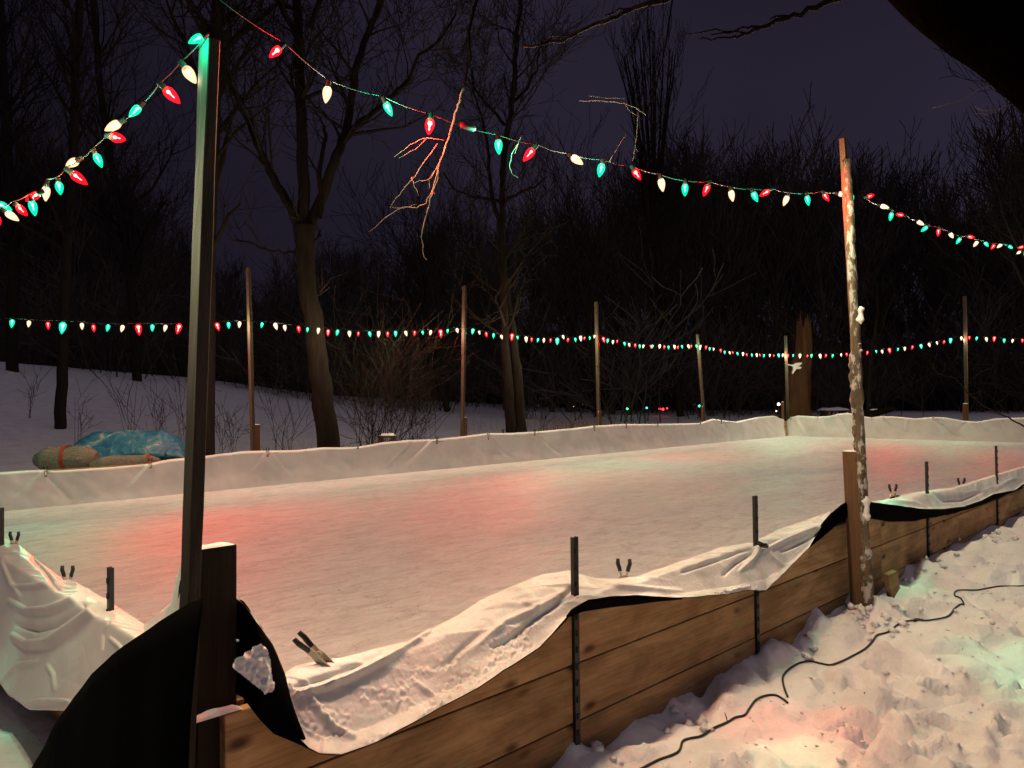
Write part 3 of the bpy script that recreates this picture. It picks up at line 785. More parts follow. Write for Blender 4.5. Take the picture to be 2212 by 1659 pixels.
# ------------------------------------------------------------------ stakes and clamps
def stake_mesh():
    mb = MB(); X, Y, Z = V((1, 0, 0)), V((0, 1, 0)), V((0, 0, 1))
    mb.box((0, 0, .5), X * .0115, Y * .002, Z * .5); mb.box((-.0095, .0065, .5), X * .002, Y * .0048, Z * .5); mb.box((.0095, .0065, .5), X * .002, Y * .0048, Z * .5)
    for i in range(14): mb.box((0, -.004, .06 + i * .068), X * .004, Y * .0025, Z * .012)
    return mb
stake_p = stake_mesh().build('metal_stake', M['steel'])
def stake(px, ytop, ybot, k, v, lab, first=[True], w=1.3, zb=None, lean=0):
    t_ = at(px, ytop, k, v); b_ = V((t_.x, t_.y, -.13)) if zb is None else V((t_.x, t_.y, zb))
    o = stake_p if first[0] else stake_p.copy()
    if not first[0]: col.objects.link(o)
    first[0] = False
    b_ = V((t_.x, t_.y, min(b_.z, t_.z - .1))); o.location = b_; o.scale = (w, w, t_.z - b_.z)
    o.rotation_euler = (0, lean, 0 if k == 'Y' else -math.pi / 2)
    tag(o, lab, 'stake', 'metal stakes round the rink boards'); return o
stake(1243, 1160, 1620, 'Y', -.05, 'black metal stake nearest the lifted crest of the front sheet, in the middle foreground')
stake(1633, 1071, 1400, 'Y', -.05, 'black metal stake with a tie at its foot, just left of the snow-caked pole')
stake(2003, 997, 1262, 'Y', -.05, 'black metal stake first to the right of the snow-caked pole')
stake(2153, 963, 1175, 'Y', -.05, 'black metal stake nearest the right edge on the front fence')
stake(235, 1226, 1345, 'X', .14, 'black metal stake left of the dark corner pole', zb=-.1)
stake(1, 1097, 1170, 'X', .14, 'black metal stake cut by the left edge of the view', zb=-.1)
for (x, y, lab) in [(358, 980, 'small stake on the back wall in front of the blue tarp'), (892, 940, 'small stake on the back wall right of the leafless thicket'), (1087, 927, 'small stake on the back wall just left of the double-stemmed tree foot'),
                    (1234, 917, 'small stake on the back wall between the double-stemmed tree and the pole right of it'), (1368, 906, 'small stake on the back wall, middle of three right of the fourth pole'), (1465, 903, 'small stake on the back wall left of the reddish back pole'),
                    (1576, 897, 'small stake on the back wall between the reddish pole and the far corner')]:
    stake(x, y, y + 40, 'Y', RW + .03, lab, zb=-.1)
# tie at the foot of the second stake
mb = MB(); q = at(1640, 1172, 'Y', -.07)
for i in range(7): mb.tube([q + V((R.uniform(-.03, .01), R.uniform(-.01, .01), R.uniform(-.01, .01))), q + V((R.uniform(.0, .04), R.uniform(-.02, .0), R.uniform(-.025, -.005))), q + V((R.uniform(.04, .075), R.uniform(-.03, .0), R.uniform(-.03, -.015)))], .005, 6)
tag(mb.build('cord_tie', M['rubber'], smooth_=True), 'knotted black tie at the foot of the stake left of the snow-caked pole', 'tie')

def clamp_parts(root, tight=1.0):
    """spring clamp standing on its jaws: two steel legs with rubber grips"""
    for s in (-1, 1):
        mb = MB(); w_ = .023 * tight
        pts = [V((s * .008, 0, -.055)), V((s * .017, 0, -.03)), V((s * .020, 0, 0)), V((s * .012 * tight, 0, .02)), V((s * w_ * .75, 0, .038))]
        for a, b_ in zip(pts, pts[1:]):
            d_ = (b_ - a); n_ = V((d_.z, 0, -d_.x)).normalized(); mb.box((a + b_) / 2, n_ * .003, V((0, .011, 0)), d_ * .52)
        bevel(mb.build('jaw', M['clamp'], root), .0008, 1)
        mb = MB(); mb.tube([V((s * w_ * .72, 0, .036)), V((s * w_ * .85, 0, .05)), V((s * w_ * 1.15, 0, .07)), V((s * w_ * 1.1, 0, .09))], [.0085, .0092, .0092, .008], 8)
        mb.build('grip', M['rubber'], root, smooth_=True)
        mb = MB(); mb.box((s * .009, 0, -.060), V((.006, 0, 0)), V((0, .010, 0)), V((0, 0, .008))); bevel(mb.build('jaw_pad', M['rubber'], root), .002)
    mb = MB(); mb.tube([V((0, -.012, .012)), V((0, .012, .012))], .0075, 10); mb.tube([V((-.014, 0, .012)), V((.014, 0, .012))], .003, 6); mb.build('spring', M['clamp'], root, smooth_=True)
ctmp = thing('spring_clamp', 'spring clamp', 'clamp'); clamp_parts(ctmp); CL = list(ctmp.children); cfirst = [True]
def clamp(loc, lab, s=1.0, rot=(0, 0, 0), grp='spring clamps holding the white sheet'):
    if cfirst[0]: r_ = ctmp; cfirst[0] = False
    else:
        r_ = ctmp.copy(); col.objects.link(r_)
        for c in CL: d_ = c.copy(); col.objects.link(d_); d_.parent = r_
    r_.location = loc; r_.scale = (s, s, s); r_.rotation_euler = rot; tag(r_, lab, 'clamp', grp)
q45 = math.radians(-45)
clamp(at(1348, 1252, 'Y', .05) + V((0, 0, -.0)), 'spring clamp standing upright on the front sheet right of the middle stake', 1.05, (0, 0, q45 * 1.35))
clamp(at(1929, 1072, 'Y', .05), 'spring clamp on the front sheet between the snow-caked pole and the stake right of it', 1.05, (0, 0, q45))
clamp(at(2077, 1056, 'Y', .05), 'spring clamp with a wide V of pale handles between the two right-hand stakes', 1.15, (0, 0, q45))
clamp(at(146, 1262, 'X', .2), 'spring clamp on the left side sheet, next to the stake beside the corner pole', .95, (0, 0, q45))
clamp(at(31, 1180, 'X', .2), 'spring clamp on the left side sheet near the left edge of the view', .9, (0, 0, q45))
tz_ = (RT * -.68 + UP * .70 - F * .12).normalized(); tx_ = (F * .90 + UP * .30 + RT * .30); tx_ = (tx_ - tz_ * tx_.dot(tz_)).normalized(); ty_ = tz_.cross(tx_)
clamp(at(692, 1442, 'Y', .0) + V((0, 0, .03)), 'spring clamp tipped over to the left on the front sheet beside the black flap', 1.12, Matrix((tx_, ty_, tz_)).transposed().to_euler())
for (x, y, lab) in [(99, 1020, 'clamp on the back wall below the rolled cream netting'), (325, 1002, 'clamp on the back wall left of the stake by the blue tarp'), (578, 978, 'clamp on the back wall right of the first back pole'),
                    (773, 962, 'clamp on the back wall below the left side of the leafless thicket'), (944, 952, 'clamp on the back wall left of the second back pole'), (1055, 943, 'clamp on the back wall right of the second back pole'),
                    (1155, 935, 'clamp on the back wall right of the double-stemmed tree foot'), (1284, 926, 'clamp on the back wall left of the third back pole'), (1353, 920, 'clamp on the back wall first right of the third back pole'), (1421, 917, 'clamp on the back wall second right of the third back pole'),
                    (1513, 913, 'clamp on the back wall at the reddish pole'), (1559, 911, 'clamp on the back wall right of the reddish pole')]:
    clamp(at(x, y, 'Y', RW - .03), lab, .95, (0, 0, 0))
for (x, y, lab) in [(1708, 902, 'clamp on the end wall beside the far corner'), (1766, 901, 'clamp on the end wall below the snow-covered table'), (1883, 903, 'clamp on the end wall right of the snow-caked pole'), (2016, 903, 'clamp on the end wall left of the lone end pole')]:
    clamp(at(x, y, 'X', RL - .03), lab, 1.0, (0, 0, math.pi / 2))

for o_ in scn.objects:
    if o_.get('label', '').startswith('spring clamp tipped'): o_.scale = (.62, 1.25, 1.12)
# ------------------------------------------------------------------ string lights
PW = 4.5
prof9 = [(.0, .006), (.002, .0105), (.008, .0135), (.016, .0145), (.026, .0135), (.036, .0105), (.045, .0065), (.051, .003), (.053, .0005)]
far_prof = [(.0, .006), (.010, .0145), (.028, .0130), (.045, .006), (.053, .0005)]
bulb_mesh = {}
for key in 'RGW':
    for (nm, pf, ns) in (('near', prof9, 14), ('far', far_prof, 8)):
        mb = MB(); mb.lathe(pf, ns); o = mb.build('bulb', BM[key], smooth_=True); bulb_mesh[(key, nm)] = o.data; bpy.data.objects.remove(o)
def em(name, c, s):
    m = bpy.data.materials.new(name); m.use_nodes = True; nt = m.node_tree; nt.nodes.clear(); o = N(nt, 'ShaderNodeOutputMaterial'); e = N(nt, 'ShaderNodeEmission'); e.inputs[0].default_value = (*c, 1); e.inputs[1].default_value = s
    nt.links.new(e.outputs[0], o.inputs[0]); m.cycles.emission_sampling = 'NONE'; return m
fil_mesh = {}

for key, c in (('R', (1, .16, .13)), ('G', (.12, 1, .75)), ('W', (1, .80, .52))):
    fm = em(BC[key][2].replace(' ', '_') + '_filament', c, 9.)
    mb = MB(); mb.lathe([(.006, .0003), (.008, .0035), (.013, .0040), (.017, .0022), (.024, .0010), (.030, .0016), (.034, .0003)], 8); o = mb.build('filament', fm, smooth_=True); fil_mesh[key] = o.data; bpy.data.objects.remove(o)
mb = MB(); mb.lathe([(-.022, .0005), (-.022, .0075), (-.004, .0085), (.002, .0095), (.002, .0005)], 10); o = mb.build('socket', M['wire'], smooth_=True); sock_mesh = o.data; bpy.data.objects.remove(o)
lamps = {}
def lamp_data(key, pw):
    if (key, pw) not in lamps:
        l = bpy.data.lights.new('bulb_lamp', 'POINT'); l.color = BC[key][1]; l.energy = pw; l.shadow_soft_size = .0045; lamps[(key, pw)] = l
    return lamps[(key, pw)]
POWER = {'R': 3.3, 'G': 2.9, 'W': 3.0}
def put_bulb(root, key, base, tip, near, pw=1.0, sc=None):
    d_ = (tip - base)
    L = .053 if sc is None else sc
    o = bpy.data.objects.new('bulb', bulb_mesh[(key, 'near' if near else 'far')]); col.objects.link(o); o.parent = root
    o.location = base - root.location; o.rotation_mode = 'QUATERNION'; q = d_.to_track_quat('Z', 'Y'); o.rotation_quaternion = q
    o.scale = (L / .053,) * 3; o['label'] = BC[key][2] + ' bulb'
    f_ = bpy.data.objects.new('filament', fil_mesh[key]); col.objects.link(f_); f_.parent = o; f_.scale = (1.9, 1.9, 1.15) if pw >= 1.5 else (1.25, 1.25, 1)
    if near:
        s = bpy.data.objects.new('socket', sock_mesh); col.objects.link(s); s.parent = o
    l = bpy.data.objects.new('bulb_lamp', lamp_data(key, round(POWER[key] * pw * PW, 3))); col.objects.link(l); l.parent = root
    l.location = base - root.location + d_.normalized() * L * .75
beams = {}
def put_beam(root, key, p, d_, pw, ang):
    kk = (key, round(pw, 2), ang)
    if kk not in beams:
        l = bpy.data.lights.new('bulb_beam', 'SPOT'); l.color = BC[key][1]; l.energy = POWER[key] * pw; l.spot_size = math.radians(ang); l.spot_blend = 1.0; l.shadow_soft_size = .006; beams[kk] = l
    o = bpy.data.objects.new('bulb_beam', beams[kk]); col.objects.link(o); o.parent = root; o.location = p - root.location
    o.rotation_mode = 'QUATERNION'; o.rotation_quaternion = (-d_).to_track_quat('Z', 'Y')
def string(label, items, near, k, v, off, scale, boost=1., anchor=None, extra_pts=(), sag=0, drop=0):
    """items: (colour, base xy, tip xy, power); the wire runs through the sockets"""
    pts = []; bl = []
    for (key, b_, t_, pw) in items:
        vv_ = v if k != 'X' or not near else v - .30 * smooth((250 - b_[0]) / 200)
        B = at(b_[0], b_[1], k, vv_)
        dep = (B - CAM).dot(F); T_ = CAM + ray(t_[0], t_[1]) * dep
        dd = (T_ - B)
        fwd = R.uniform(-.35, .35) * dd.length if near else 0
        dd = dd + h0 * fwd
        bl.append((key, B, B + dd, pw)); pts.append(B - dd.normalized() * .022)
    o = thing('string_lights', label, 'string lights', pts[0])
    for (key, B, T_, pw) in bl:
        L = max(.042, min(.062, (T_ - B).length)) if near else scale * (.7 + .3 * pw)
        put_bulb(o, key, B, T_, near, pw * boost, L)
        dn = (T_ - B).normalized()
        if near:
            dn = (dn * .5 + V((0, 0, -1.0)) + V((R.gauss(0, .35), R.gauss(-.45, .5) if k == 'Y' else R.gauss(0, .4), 0))).normalized(); put_beam(o, key, B + dn * L * .9, dn, (.45 if k == 'X' else 1.) * (30. if key == 'R' else 34. if key == 'G' else 16.), R.choice((11, 15, 20, 26)))
        elif pw >= 2:
            if key == 'R' and B.x < 9: tg = V((R.uniform(1.0, 8.5), R.uniform(1.5, 6.5), 0))
            else: tg = V((B.x + R.uniform(-3, 1), B.y - R.uniform(2, 6), 0)) if k == 'Y' else V((B.x - R.uniform(2, 7), B.y + R.uniform(-1, 2), 0))
            put_beam(o, key, B + (tg - B).normalized() * L, tg - B, 52. if key == 'R' else 32., 82)
    return o, pts
Z1 = lambda l, o: [(c, (o[0] + a / 3, o[1] + b / 3), (o[0] + a2 / 3, o[1] + b2 / 3), p) for (c, a, b, a2, b2, p) in l]
left_items = Z1([('G', 1310, 235, 1240, 285, .7), ('W', 1200, 440, 1275, 545, .25), ('R', 1070, 575, 1160, 665, .7), ('G', 905, 690, 845, 765, 1.0), ('W', 775, 795, 690, 855, .6), ('R', 725, 885, 840, 920, 1), ('G', 620, 1000, 658, 1085, 1),
                 ('W', 500, 1040, 410, 1070, 1), ('R', 465, 1120, 548, 1188, 1), ('G', 380, 1185, 405, 1265, 1), ('W', 300, 1210, 290, 1285, 1.3), ('R', 250, 1255, 185, 1295, 1), ('G', 205, 1305, 220, 1380, 1), ('R', 115, 1335, 180, 1400, 1),
                 ('W', 40, 1375, 100, 1420, 1), ('G', -10, 1318, 40, 1345, 1), ('R', -30, 1400, 5, 1450, 1), ('W', -80, 1420, -75, 1490, 1), ('G', -150, 1440, -120, 1510, 1), ('R', -230, 1450, -215, 1520, 1), ('W', -330, 1470, -320, 1535, 1), ('G', -440, 1490, -430, 1550, 1), ('W', -560, 1500, -550, 1560, 1), ('R', -680, 1500, -670, 1560, 1)], (0, 0))
mid_items = Z1([('R', 1815, 310, 1755, 385, 1.8), ('W', 2125, 565, 2110, 670, 1)], (0, 0)) + \
    Z1([('G', 285, 665, 325, 745, 1.6), ('R', 578, 775, 568, 885, 3), ('G', 1017, 910, 1022, 1005, 1), ('R', 1245, 965, 1175, 1045, 1), ('W', 1495, 1015, 1565, 1070, 1.3), ('G', 1690, 1065, 1665, 1170, 1), ('R', 1895, 1100, 1945, 1160, 1.8), ('W', 2070, 1160, 2085, 1245, 1)], (737.3, 0)) + \
    Z1([('G', 15, 1195, 12, 1275, 1), ('R', 165, 1200, 130, 1285, 1), ('W', 312, 1235, 328, 1305, 1), ('G', 455, 1245, 490, 1305, 1), ('R', 560, 1235, 495, 1272, 1), ('W', 680, 1270, 658, 1335, 1), ('G', 805, 1270, 818, 1340, 1), ('R', 915, 1255, 960, 1308, 1), ('W', 1008, 1255, 1072, 1265, 1.1), ('G', 1094, 1262, 1100, 1320, 1.2)], (1474.7, 0))
S6 = [('R', 350, 530, 485, 480, 1), ('W', 505, 635, 610, 675, 1.2), ('G', 640, 720, 615, 835, 1), ('R', 770, 745, 680, 740, 1), ('W', 945, 820, 1045, 880, 1), ('G', 1060, 885, 970, 960, 1), ('R', 1195, 915, 1185, 1035, 1), ('W', 1330, 960, 1405, 1035, 1), ('G', 1455, 1020, 1415, 1095, 1),
      ('R', 1545, 1000, 1660, 1030, 1), ('W', 1660, 1060, 1600, 1150, 1), ('G', 1745, 1070, 1810, 1130, 1), ('R', 1860, 1100, 1800, 1180, 1), ('W', 1945, 1095, 1850, 1165, 1), ('G', 2030, 1110, 2100, 1150, 1), ('R', 2200, 1120, 2130, 1150, 1), ('W', 2170, 1180, 2120, 1210, 1), ('G', 2240, 1170, 2215, 1230, 1),
      ('R', 2330, 1160, 2330, 1220, 1), ('W', 2420, 1180, 2420, 1240, 1), ('G', 2510, 1200, 2510, 1260, 1), ('R', 2600, 1230, 2600, 1280, 1)]
right_items = [(c, (1810.4 + a * .1815, 329.2 + b * .1815), (1810.4 + a2 * .1815, 329.2 + b2 * .1815), p) for (c, a, b, a2, b2, p) in S6]

def wire(o, pts, r_=.0017, twist=True, ends=()):
    P_ = list(ends[:1]) + list(pts) + list(ends[1:]); path = []
    for a, b_ in zip(P_, P_[1:]):
        n = max(2, int((b_ - a).length / .03)); 
        for i in range(n):
            t = i / n; q = a.lerp(b_, t); q.z -= .05 * (b_ - a).length * math.sin(t * math.pi) * .6; path.append(q)
    path.append(P_[-1]); mb = MB(); mb.tube(path, r_, 5); mb.build('wire', M['wire'], o, smooth_=True)
o, pts = string('near left string of big bulbs climbing from the left edge to the corner pole', left_items, True, 'X', K1.x - .02, 0, None, .42); wire(o, pts)
o, pts = string('near string of big bulbs sagging between the corner pole and the snow-caked pole', mid_items, True, 'Y', -.02, 0, None)
wire(o, [pts[0] + V((-.2, 0, .06))] + pts)
ca, cb = at(737.3 + 770 / 3, 268, 'Y', -.02), at(737.3 + 865 / 3, 279, 'Y', -.02)
mb = MB(); mb.tube([ca, ca.lerp(cb, .2), ca.lerp(cb, .8), cb], [.008, .013, .013, .008], 8); mb.build('plug', M['rubber'], o, smooth_=True)
o, pts = string('near string of big bulbs dropping from the snow-caked pole to the right edge', right_items, True, 'Y', -.03, 0, None); wire(o, pts)

strips = []
def S(l, org, sc=.1984):
    for (c, x, y, p) in l: strips.append((c, org[0] + x * sc, org[1] + y * sc, p))
b_, s_ = 3.0, .35
S([('G', -160, 180, 1), ('G', 135, 170, 1.2), ('W', 318, 183, .5), ('R', 520, 197, 1), ('G', 690, 198, b_), ('W', 890, 208, .7), ('R', 1015, 228, 1), ('G', 1182, 225, 1), ('W', 1340, 232, 1), ('R', 1502, 220, b_), ('G', 1660, 225, 1), ('W', 1808, 230, 1), ('R', 1958, 215, b_)], (0, 658.3))
S([('R', 145, 205, 2), ('G', 275, 200, 1), ('W', 398, 192, 1), ('G', 645, 203, .7), ('W', 778, 208, 1.6), ('W', 885, 230, 1), ('R', 1035, 242, 1.4), ('G', 1138, 258, s_), ('W', 1258, 262, 1.2), ('R', 1362, 278, 1.6), ('G', 1468, 282, 1.2), ('W', 1590, 294, 1.3), ('R', 1690, 305, s_), ('G', 1808, 302, 1), ('W', 1912, 296, 1.6), ('R', 2010, 305, .8), ('G', 2095, 296, 1.2), ('W', 2200, 296, 1)], (438.9, 658.3))
S([('R', 92, 212, .8), ('G', 175, 210, s_), ('W', 268, 204, 1), ('R', 372, 195, b_), ('G', 452, 192, s_), ('W', 548, 182, 1), ('G', 727, 187, 1.6), ('W', 790, 211, s_), ('R', 868, 226, 1.2), ('G', 950, 238, 1.2), ('W', 1030, 255, .9), ('R', 1152, 240, b_), ('G', 1208, 266, s_), ('W', 1302, 272, 2), ('R', 1365, 286, .8), ('G', 1438, 293, .7), ('W', 1498, 293, 1), ('R', 1573, 295, .8),
   ('G', 1645, 287, b_), ('W', 1702, 258, .9), ('R', 1762, 290, .8), ('G', 1838, 288, .9), ('W', 1895, 265, 2), ('R', 1942, 277, .2), ('G', 1998, 274, s_), ('W', 2052, 257, s_), ('R', 2140, 278, 2.4), ('G', 2195, 298, 1.2)], (877.8, 674.8))
S([('W', 38, 230, 1), ('R', 85, 227, s_), ('G', 160, 250, 1), ('W', 210, 262, .9), ('R', 278, 268, 1.2), ('G', 328, 278, 1), ('W', 373, 280, .8), ('R', 445, 283, .9), ('G', 473, 280, .9), ('W', 548, 275, 1.6), ('R', 598, 287, 1.1), ('G', 640, 292, .9), ('W', 705, 282, 1.6), ('R', 745, 293, .7), ('G', 785, 285, .9), ('W', 853, 278, 1.6), ('R', 893, 283, .7), ('G', 945, 281, .7), ('W', 990, 282, 1.2),
   ('R', 1052, 291, 1.4), ('G', 1090, 309, .9), ('W', 1135, 316, s_), ('R', 1208, 325, 1.4), ('G', 1252, 346, 1), ('W', 1303, 352, .9), ('R', 1337, 353, s_), ('G', 1388, 362, 1.1), ('W', 1455, 362, 1.5), ('R', 1490, 375, .8), ('G', 1548, 378, 1), ('W', 1600, 375, 1.5), ('R', 1632, 379, .7), ('G', 1685, 385, 1.1), ('W', 1745, 382, .9), ('R', 1790, 388, .2), ('G', 1840, 376, 2.2)], (1316.7, 691.2))
nback = len(strips)
S([('W', 1890, 376, 1.2), ('R', 1938, 382, .9), ('G', 2002, 384, s_), ('W', 2075, 377, 2.2), ('R', 2158, 389, s_), ('G', 2200, 382, 1.2)], (1316.7, 691.2))
S([('W', 75, 364, 2.2), ('R', 143, 368, .9), ('G', 213, 369, 1), ('W', 297, 361, .5), ('R', 355, 354, .9), ('G', 430, 350, .9), ('R', 575, 337, 1.1), ('G', 663, 326, s_), ('W', 725, 322, 1.1), ('R', 800, 303, 2.4), ('G', 897, 303, .5), ('W', 965, 291, 1.1), ('R', 1050, 279, 1.1), ('G', 1130, 264, 1.5), ('W', 1215, 251, 1.2), ('W', 1298, 236, .4), ('R', 1380, 226, .6),
   ('G', 1447, 199, 2.2), ('W', 1557, 183, .9), ('R', 1640, 180, .6), ('G', 1722, 185, .8), ('W', 1815, 192, 1.2), ('R', 1905, 182, 2), ('G', 2005, 206, 1), ('W', 2098, 210, .7), ('R', 2195, 208, .6), ('G', 2290, 215, .8), ('W', 2390, 215, 1), ('R', 2490, 220, 1)], (1755.5, 691.2), .2063)
def tip(x, y): return (x + R.uniform(-2.5, 2.5), y + 5)
items = [(c, (x, y - 2), tip(x, y), p) for (c, x, y, p) in strips]
o, pts = string('long far string of tiny bulbs along the back poles, above the back wall', items[:nback], False, 'Y', RW + .03, 0, .108); wire(o, pts, .003)
o, pts = string('far string of tiny bulbs along the end wall, rising towards the lone end pole', items[nback:], False, 'X', RL + .03, 0, .125); wire(o, pts, .003)

# ------------------------------------------------------------------ trees
class Tree:
    def __init__(s, seed, twig_r=.006, sides=3):
        s.r = random.Random(seed); s.trunk = MB(); s.crown = MB(); s.tw = twig_r; s.sides = sides
    def rv(s): return V((s.r.gauss(0, 1), s.r.gauss(0, 1), s.r.gauss(0, 1)))
    def branch(s, p, d, L, r_, lvl, maxlvl, up=.12, dens=1.0, wig=.16, mb=None):
        n = 5 if lvl < 2 else 4 if lvl < 3 else 3
        path = [V(p)]; rad = [r_]; dd = V(d).normalized(); st = L / n
        for i in range(n):
            dd = (dd + s.rv() * wig + V((0, 0, up))).normalized(); path.append(path[-1] + dd * st); rad.append(max(s.tw, r_ * (1 - .8 * (i + 1) / n)))
        (mb or s.crown).tube(path, rad, 6 if r_ > .06 else 4 if r_ > .02 else s.sides, cap=False)
        if lvl >= maxlvl: return
        k = int(round((5 if lvl == 0 else 5 if lvl == 1 else 4) * dens))
        for i in range(k):
            t = s.r.uniform(.25, 1.0) * n; a = int(min(n - 1, t)); q = path[a].lerp(path[a + 1], t - a)
            ax = (path[a + 1] - path[a]).normalized(); side = s.rv(); side = (side - ax * side.dot(ax)).normalized()
            ang = s.r.uniform(.45, .95); nd = ax * math.cos(ang) + side * math.sin(ang)
            s.branch(q, nd, L * s.r.uniform(.45, .72), max(s.tw, r_ * .5 * (1 - .5 * t / n)), lvl + 1, maxlvl, up, dens, wig)
    def limb(s, path, rad, spawn=8, L=1.5, maxlvl=2, start=.3, up=.1, dens=1.0, n=8, trunk=True):
        """a traced limb; spawns branches along it"""
        pp = []; rr_ = []
        for i in range(len(path) - 1):
            m_ = 3
            for j in range(m_):
                t = j / m_; q = path[i].lerp(path[i + 1], t); u = (i + t) / (len(path) - 1)
                pp.append(q + s.rv() * .012 * (1 if 0 < i + j else 0)); rr_.append(rad[0] * (1 - u) + rad[1] * u)
        pp.append(path[-1]); rr_.append(rad[1])
        s.trunk.tube(pp, rr_, n, cap=False)
        N_ = len(pp) - 1
        for _ in range(spawn):
            t = s.r.uniform(start, 1) * N_; a = int(min(N_ - 1, t)); ax = (pp[a + 1] - pp[a]).normalized()
            side = s.rv(); side = (side - ax * side.dot(ax)).normalized(); ang = s.r.uniform(.5, 1.0)
            q = pp[a].lerp(pp[a + 1], t - a); r_ = rr_[a] * s.r.uniform(.25, .5)
            s.branch(q, ax * math.cos(ang) + side * math.sin(ang), L * s.r.uniform(.6, 1.2), r_, 1, maxlvl + 1, up, dens)
    def done(s, name, label, loc, tm, cm, group=None, cat='tree'):
        t = thing(name, label, cat, loc, group)
        s.trunk.build('trunk', tm, t, smooth_=True)
        if s.crown.f: s.crown.build('crown', cm, t)
        return t
def P_(l, d, jit=0, rng=R): return [at(x, y, 'D', d + (rng.uniform(-jit, jit) if i else 0)) for i, (x, y) in enumerate(l)]
def W(px, d): return px * d / FPX / 2   # pixel width -> radius
GB = 'bare trees around the rink'
# trunk behind the corner pole
d = 15.5; t = Tree(1)
t.limb(P_([(442, 985), (443, 900), (445, 700), (449, 480), (458, 250), (470, 60), (480, -150), (490, -400)], d), (W(46, d), W(26, d)), 26, 2.6, 2, .45)
t.limb(P_([(450, 560), (485, 480), (520, 440)], d, .3), (W(12, d), W(5, d)), 4, 1.2, 1)
t.done('tree', 'straight bare tree right behind the dark corner pole', at(442, 985, 'D', d), M['dark'], M['twig'], GB)
# forked tree
d = 14.6; t = Tree(2)
t.limb(P_([(712, 985), (708, 930), (698, 850), (688, 780), (675, 680), (664, 600), (657, 545), (657, 500)], d), (W(50, d), W(33, d)), 3, 1.0, 1, .5, n=12)
t.limb(P_([(663, 590), (660, 555), (658, 520), (656, 490)], d), (W(34, d), W(46, d)), 0, n=12)
t.limb(P_([(690, 900), (705, 950), (722, 985), (738, 1010)], d, .1), (W(26, d), W(16, d)), 0)
t.limb(P_([(654, 512), (630, 450), (600, 400), (575, 355), (556, 310), (535, 262), (518, 225), (498, 185), (486, 130)], d, .25), (W(21, d), W(7, d)), 12, 1.6, 2)
t.limb(P_([(656, 520), (655, 430), (652, 340), (650, 250), (648, 170), (646, 80), (640, 0), (630, -120)], d, .15), (W(28, d), W(17, d)), 14, 1.8, 2)
t.limb(P_([(666, 510), (690, 440), (708, 390), (728, 335), (745, 290), (756, 230), (768, 160), (785, 90), (812, 30), (850, -60)], d, .3), (W(25, d), W(12, d)), 16, 2.0, 2)
t.limb(P_([(690, 470), (697, 420), (688, 380), (695, 330), (704, 300), (700, 270)], d, .2), (W(14, d), W(7, d)), 6, 1.0, 1)
t.limb(P_([(735, 320), (765, 275), (810, 240), (850, 205), (885, 170), (905, 120), (950, 90), (985, 30)], d, .4), (W(13, d), W(5, d)), 14, 1.6, 2)
t.limb(P_([(648, 90), (620, 40), (600, 0), (590, -60)], d, .3), (W(14, d), W(8, d)), 6, 1.5, 2)
t.limb(P_([(652, 545), (615, 548), (570, 540), (540, 525), (510, 518)], d, .3), (W(7, d), W(3, d)), 6, .9, 1)
t.limb(P_([(670, 60), (700, -20), (720, -100)], d, .3), (W(13, d), W(8, d)), 8, 1.8, 2)
t.done('forked_tree', 'stout bare tree forking into three limbs, left of centre behind the back wall', at(712, 985, 'D', d), M['bark'], M['twig'], GB)
# double-stemmed tree
d = 18.5; t = Tree(3)
t.limb(P_([(1105, 955), (1100, 880), (1096, 800), (1090, 740), (1087, 660), (1086, 560), (1086, 460), (1086, 367)], d), (W(25, d), W(12, d)), 12, 1.5, 2, .45, n=10)
t.limb(P_([(1126, 955), (1122, 870), (1116, 790), (1108, 730), (1098, 650), (1092, 600)], d + .15), (W(26, d), W(12, d)), 2, 1.0, 1, .8, n=10)
t.limb(P_([(1086, 375), (1092, 310), (1103, 250), (1110, 190), (1113, 130), (1118, 70), (1126, 0), (1130, -90)], d, .1), (W(14, d), W(8, d)), 18, 1.9, 2, .1)
t.limb(P_([(1080, 480), (1066, 440), (1056, 380), (1054, 320), (1040, 250), (1022, 200), (1018, 150)], d, .3), (W(10, d), W(3, d)), 12, 1.4, 2, .1)
t.limb(P_([(1084, 436), (1050, 430), (1015, 424), (980, 408), (958, 372)], d, .3), (W(8, d), W(3, d)), 8, 1.1, 1, .2)
t.limb(P_([(1090, 434), (1125, 415), (1155, 403), (1182, 382)], d, .3), (W(8, d), W(3, d)), 8, 1.1, 1, .2)
t.limb(P_([(1090, 270), (1070, 245), (1045, 215), (1025, 190), (1020, 150)], d, .3), (W(8, d), W(3, d)), 8, 1.2, 2, .2)
t.limb(P_([(1108, 220), (1140, 190), (1160, 150), (1165, 100)], d, .3), (W(8, d), W(3, d)), 8, 1.3, 2, .2)
t.limb(P_([(1090, 560), (1120, 520), (1160, 500)], d, .3), (W(6, d), W(3, d)), 6, 1.1, 1, .2)
t.done('double_tree', 'bare tree with two trunks crossing low down, just right of a back pole', at(1110, 955, 'D', d), M['bark'], M['twig'], GB)
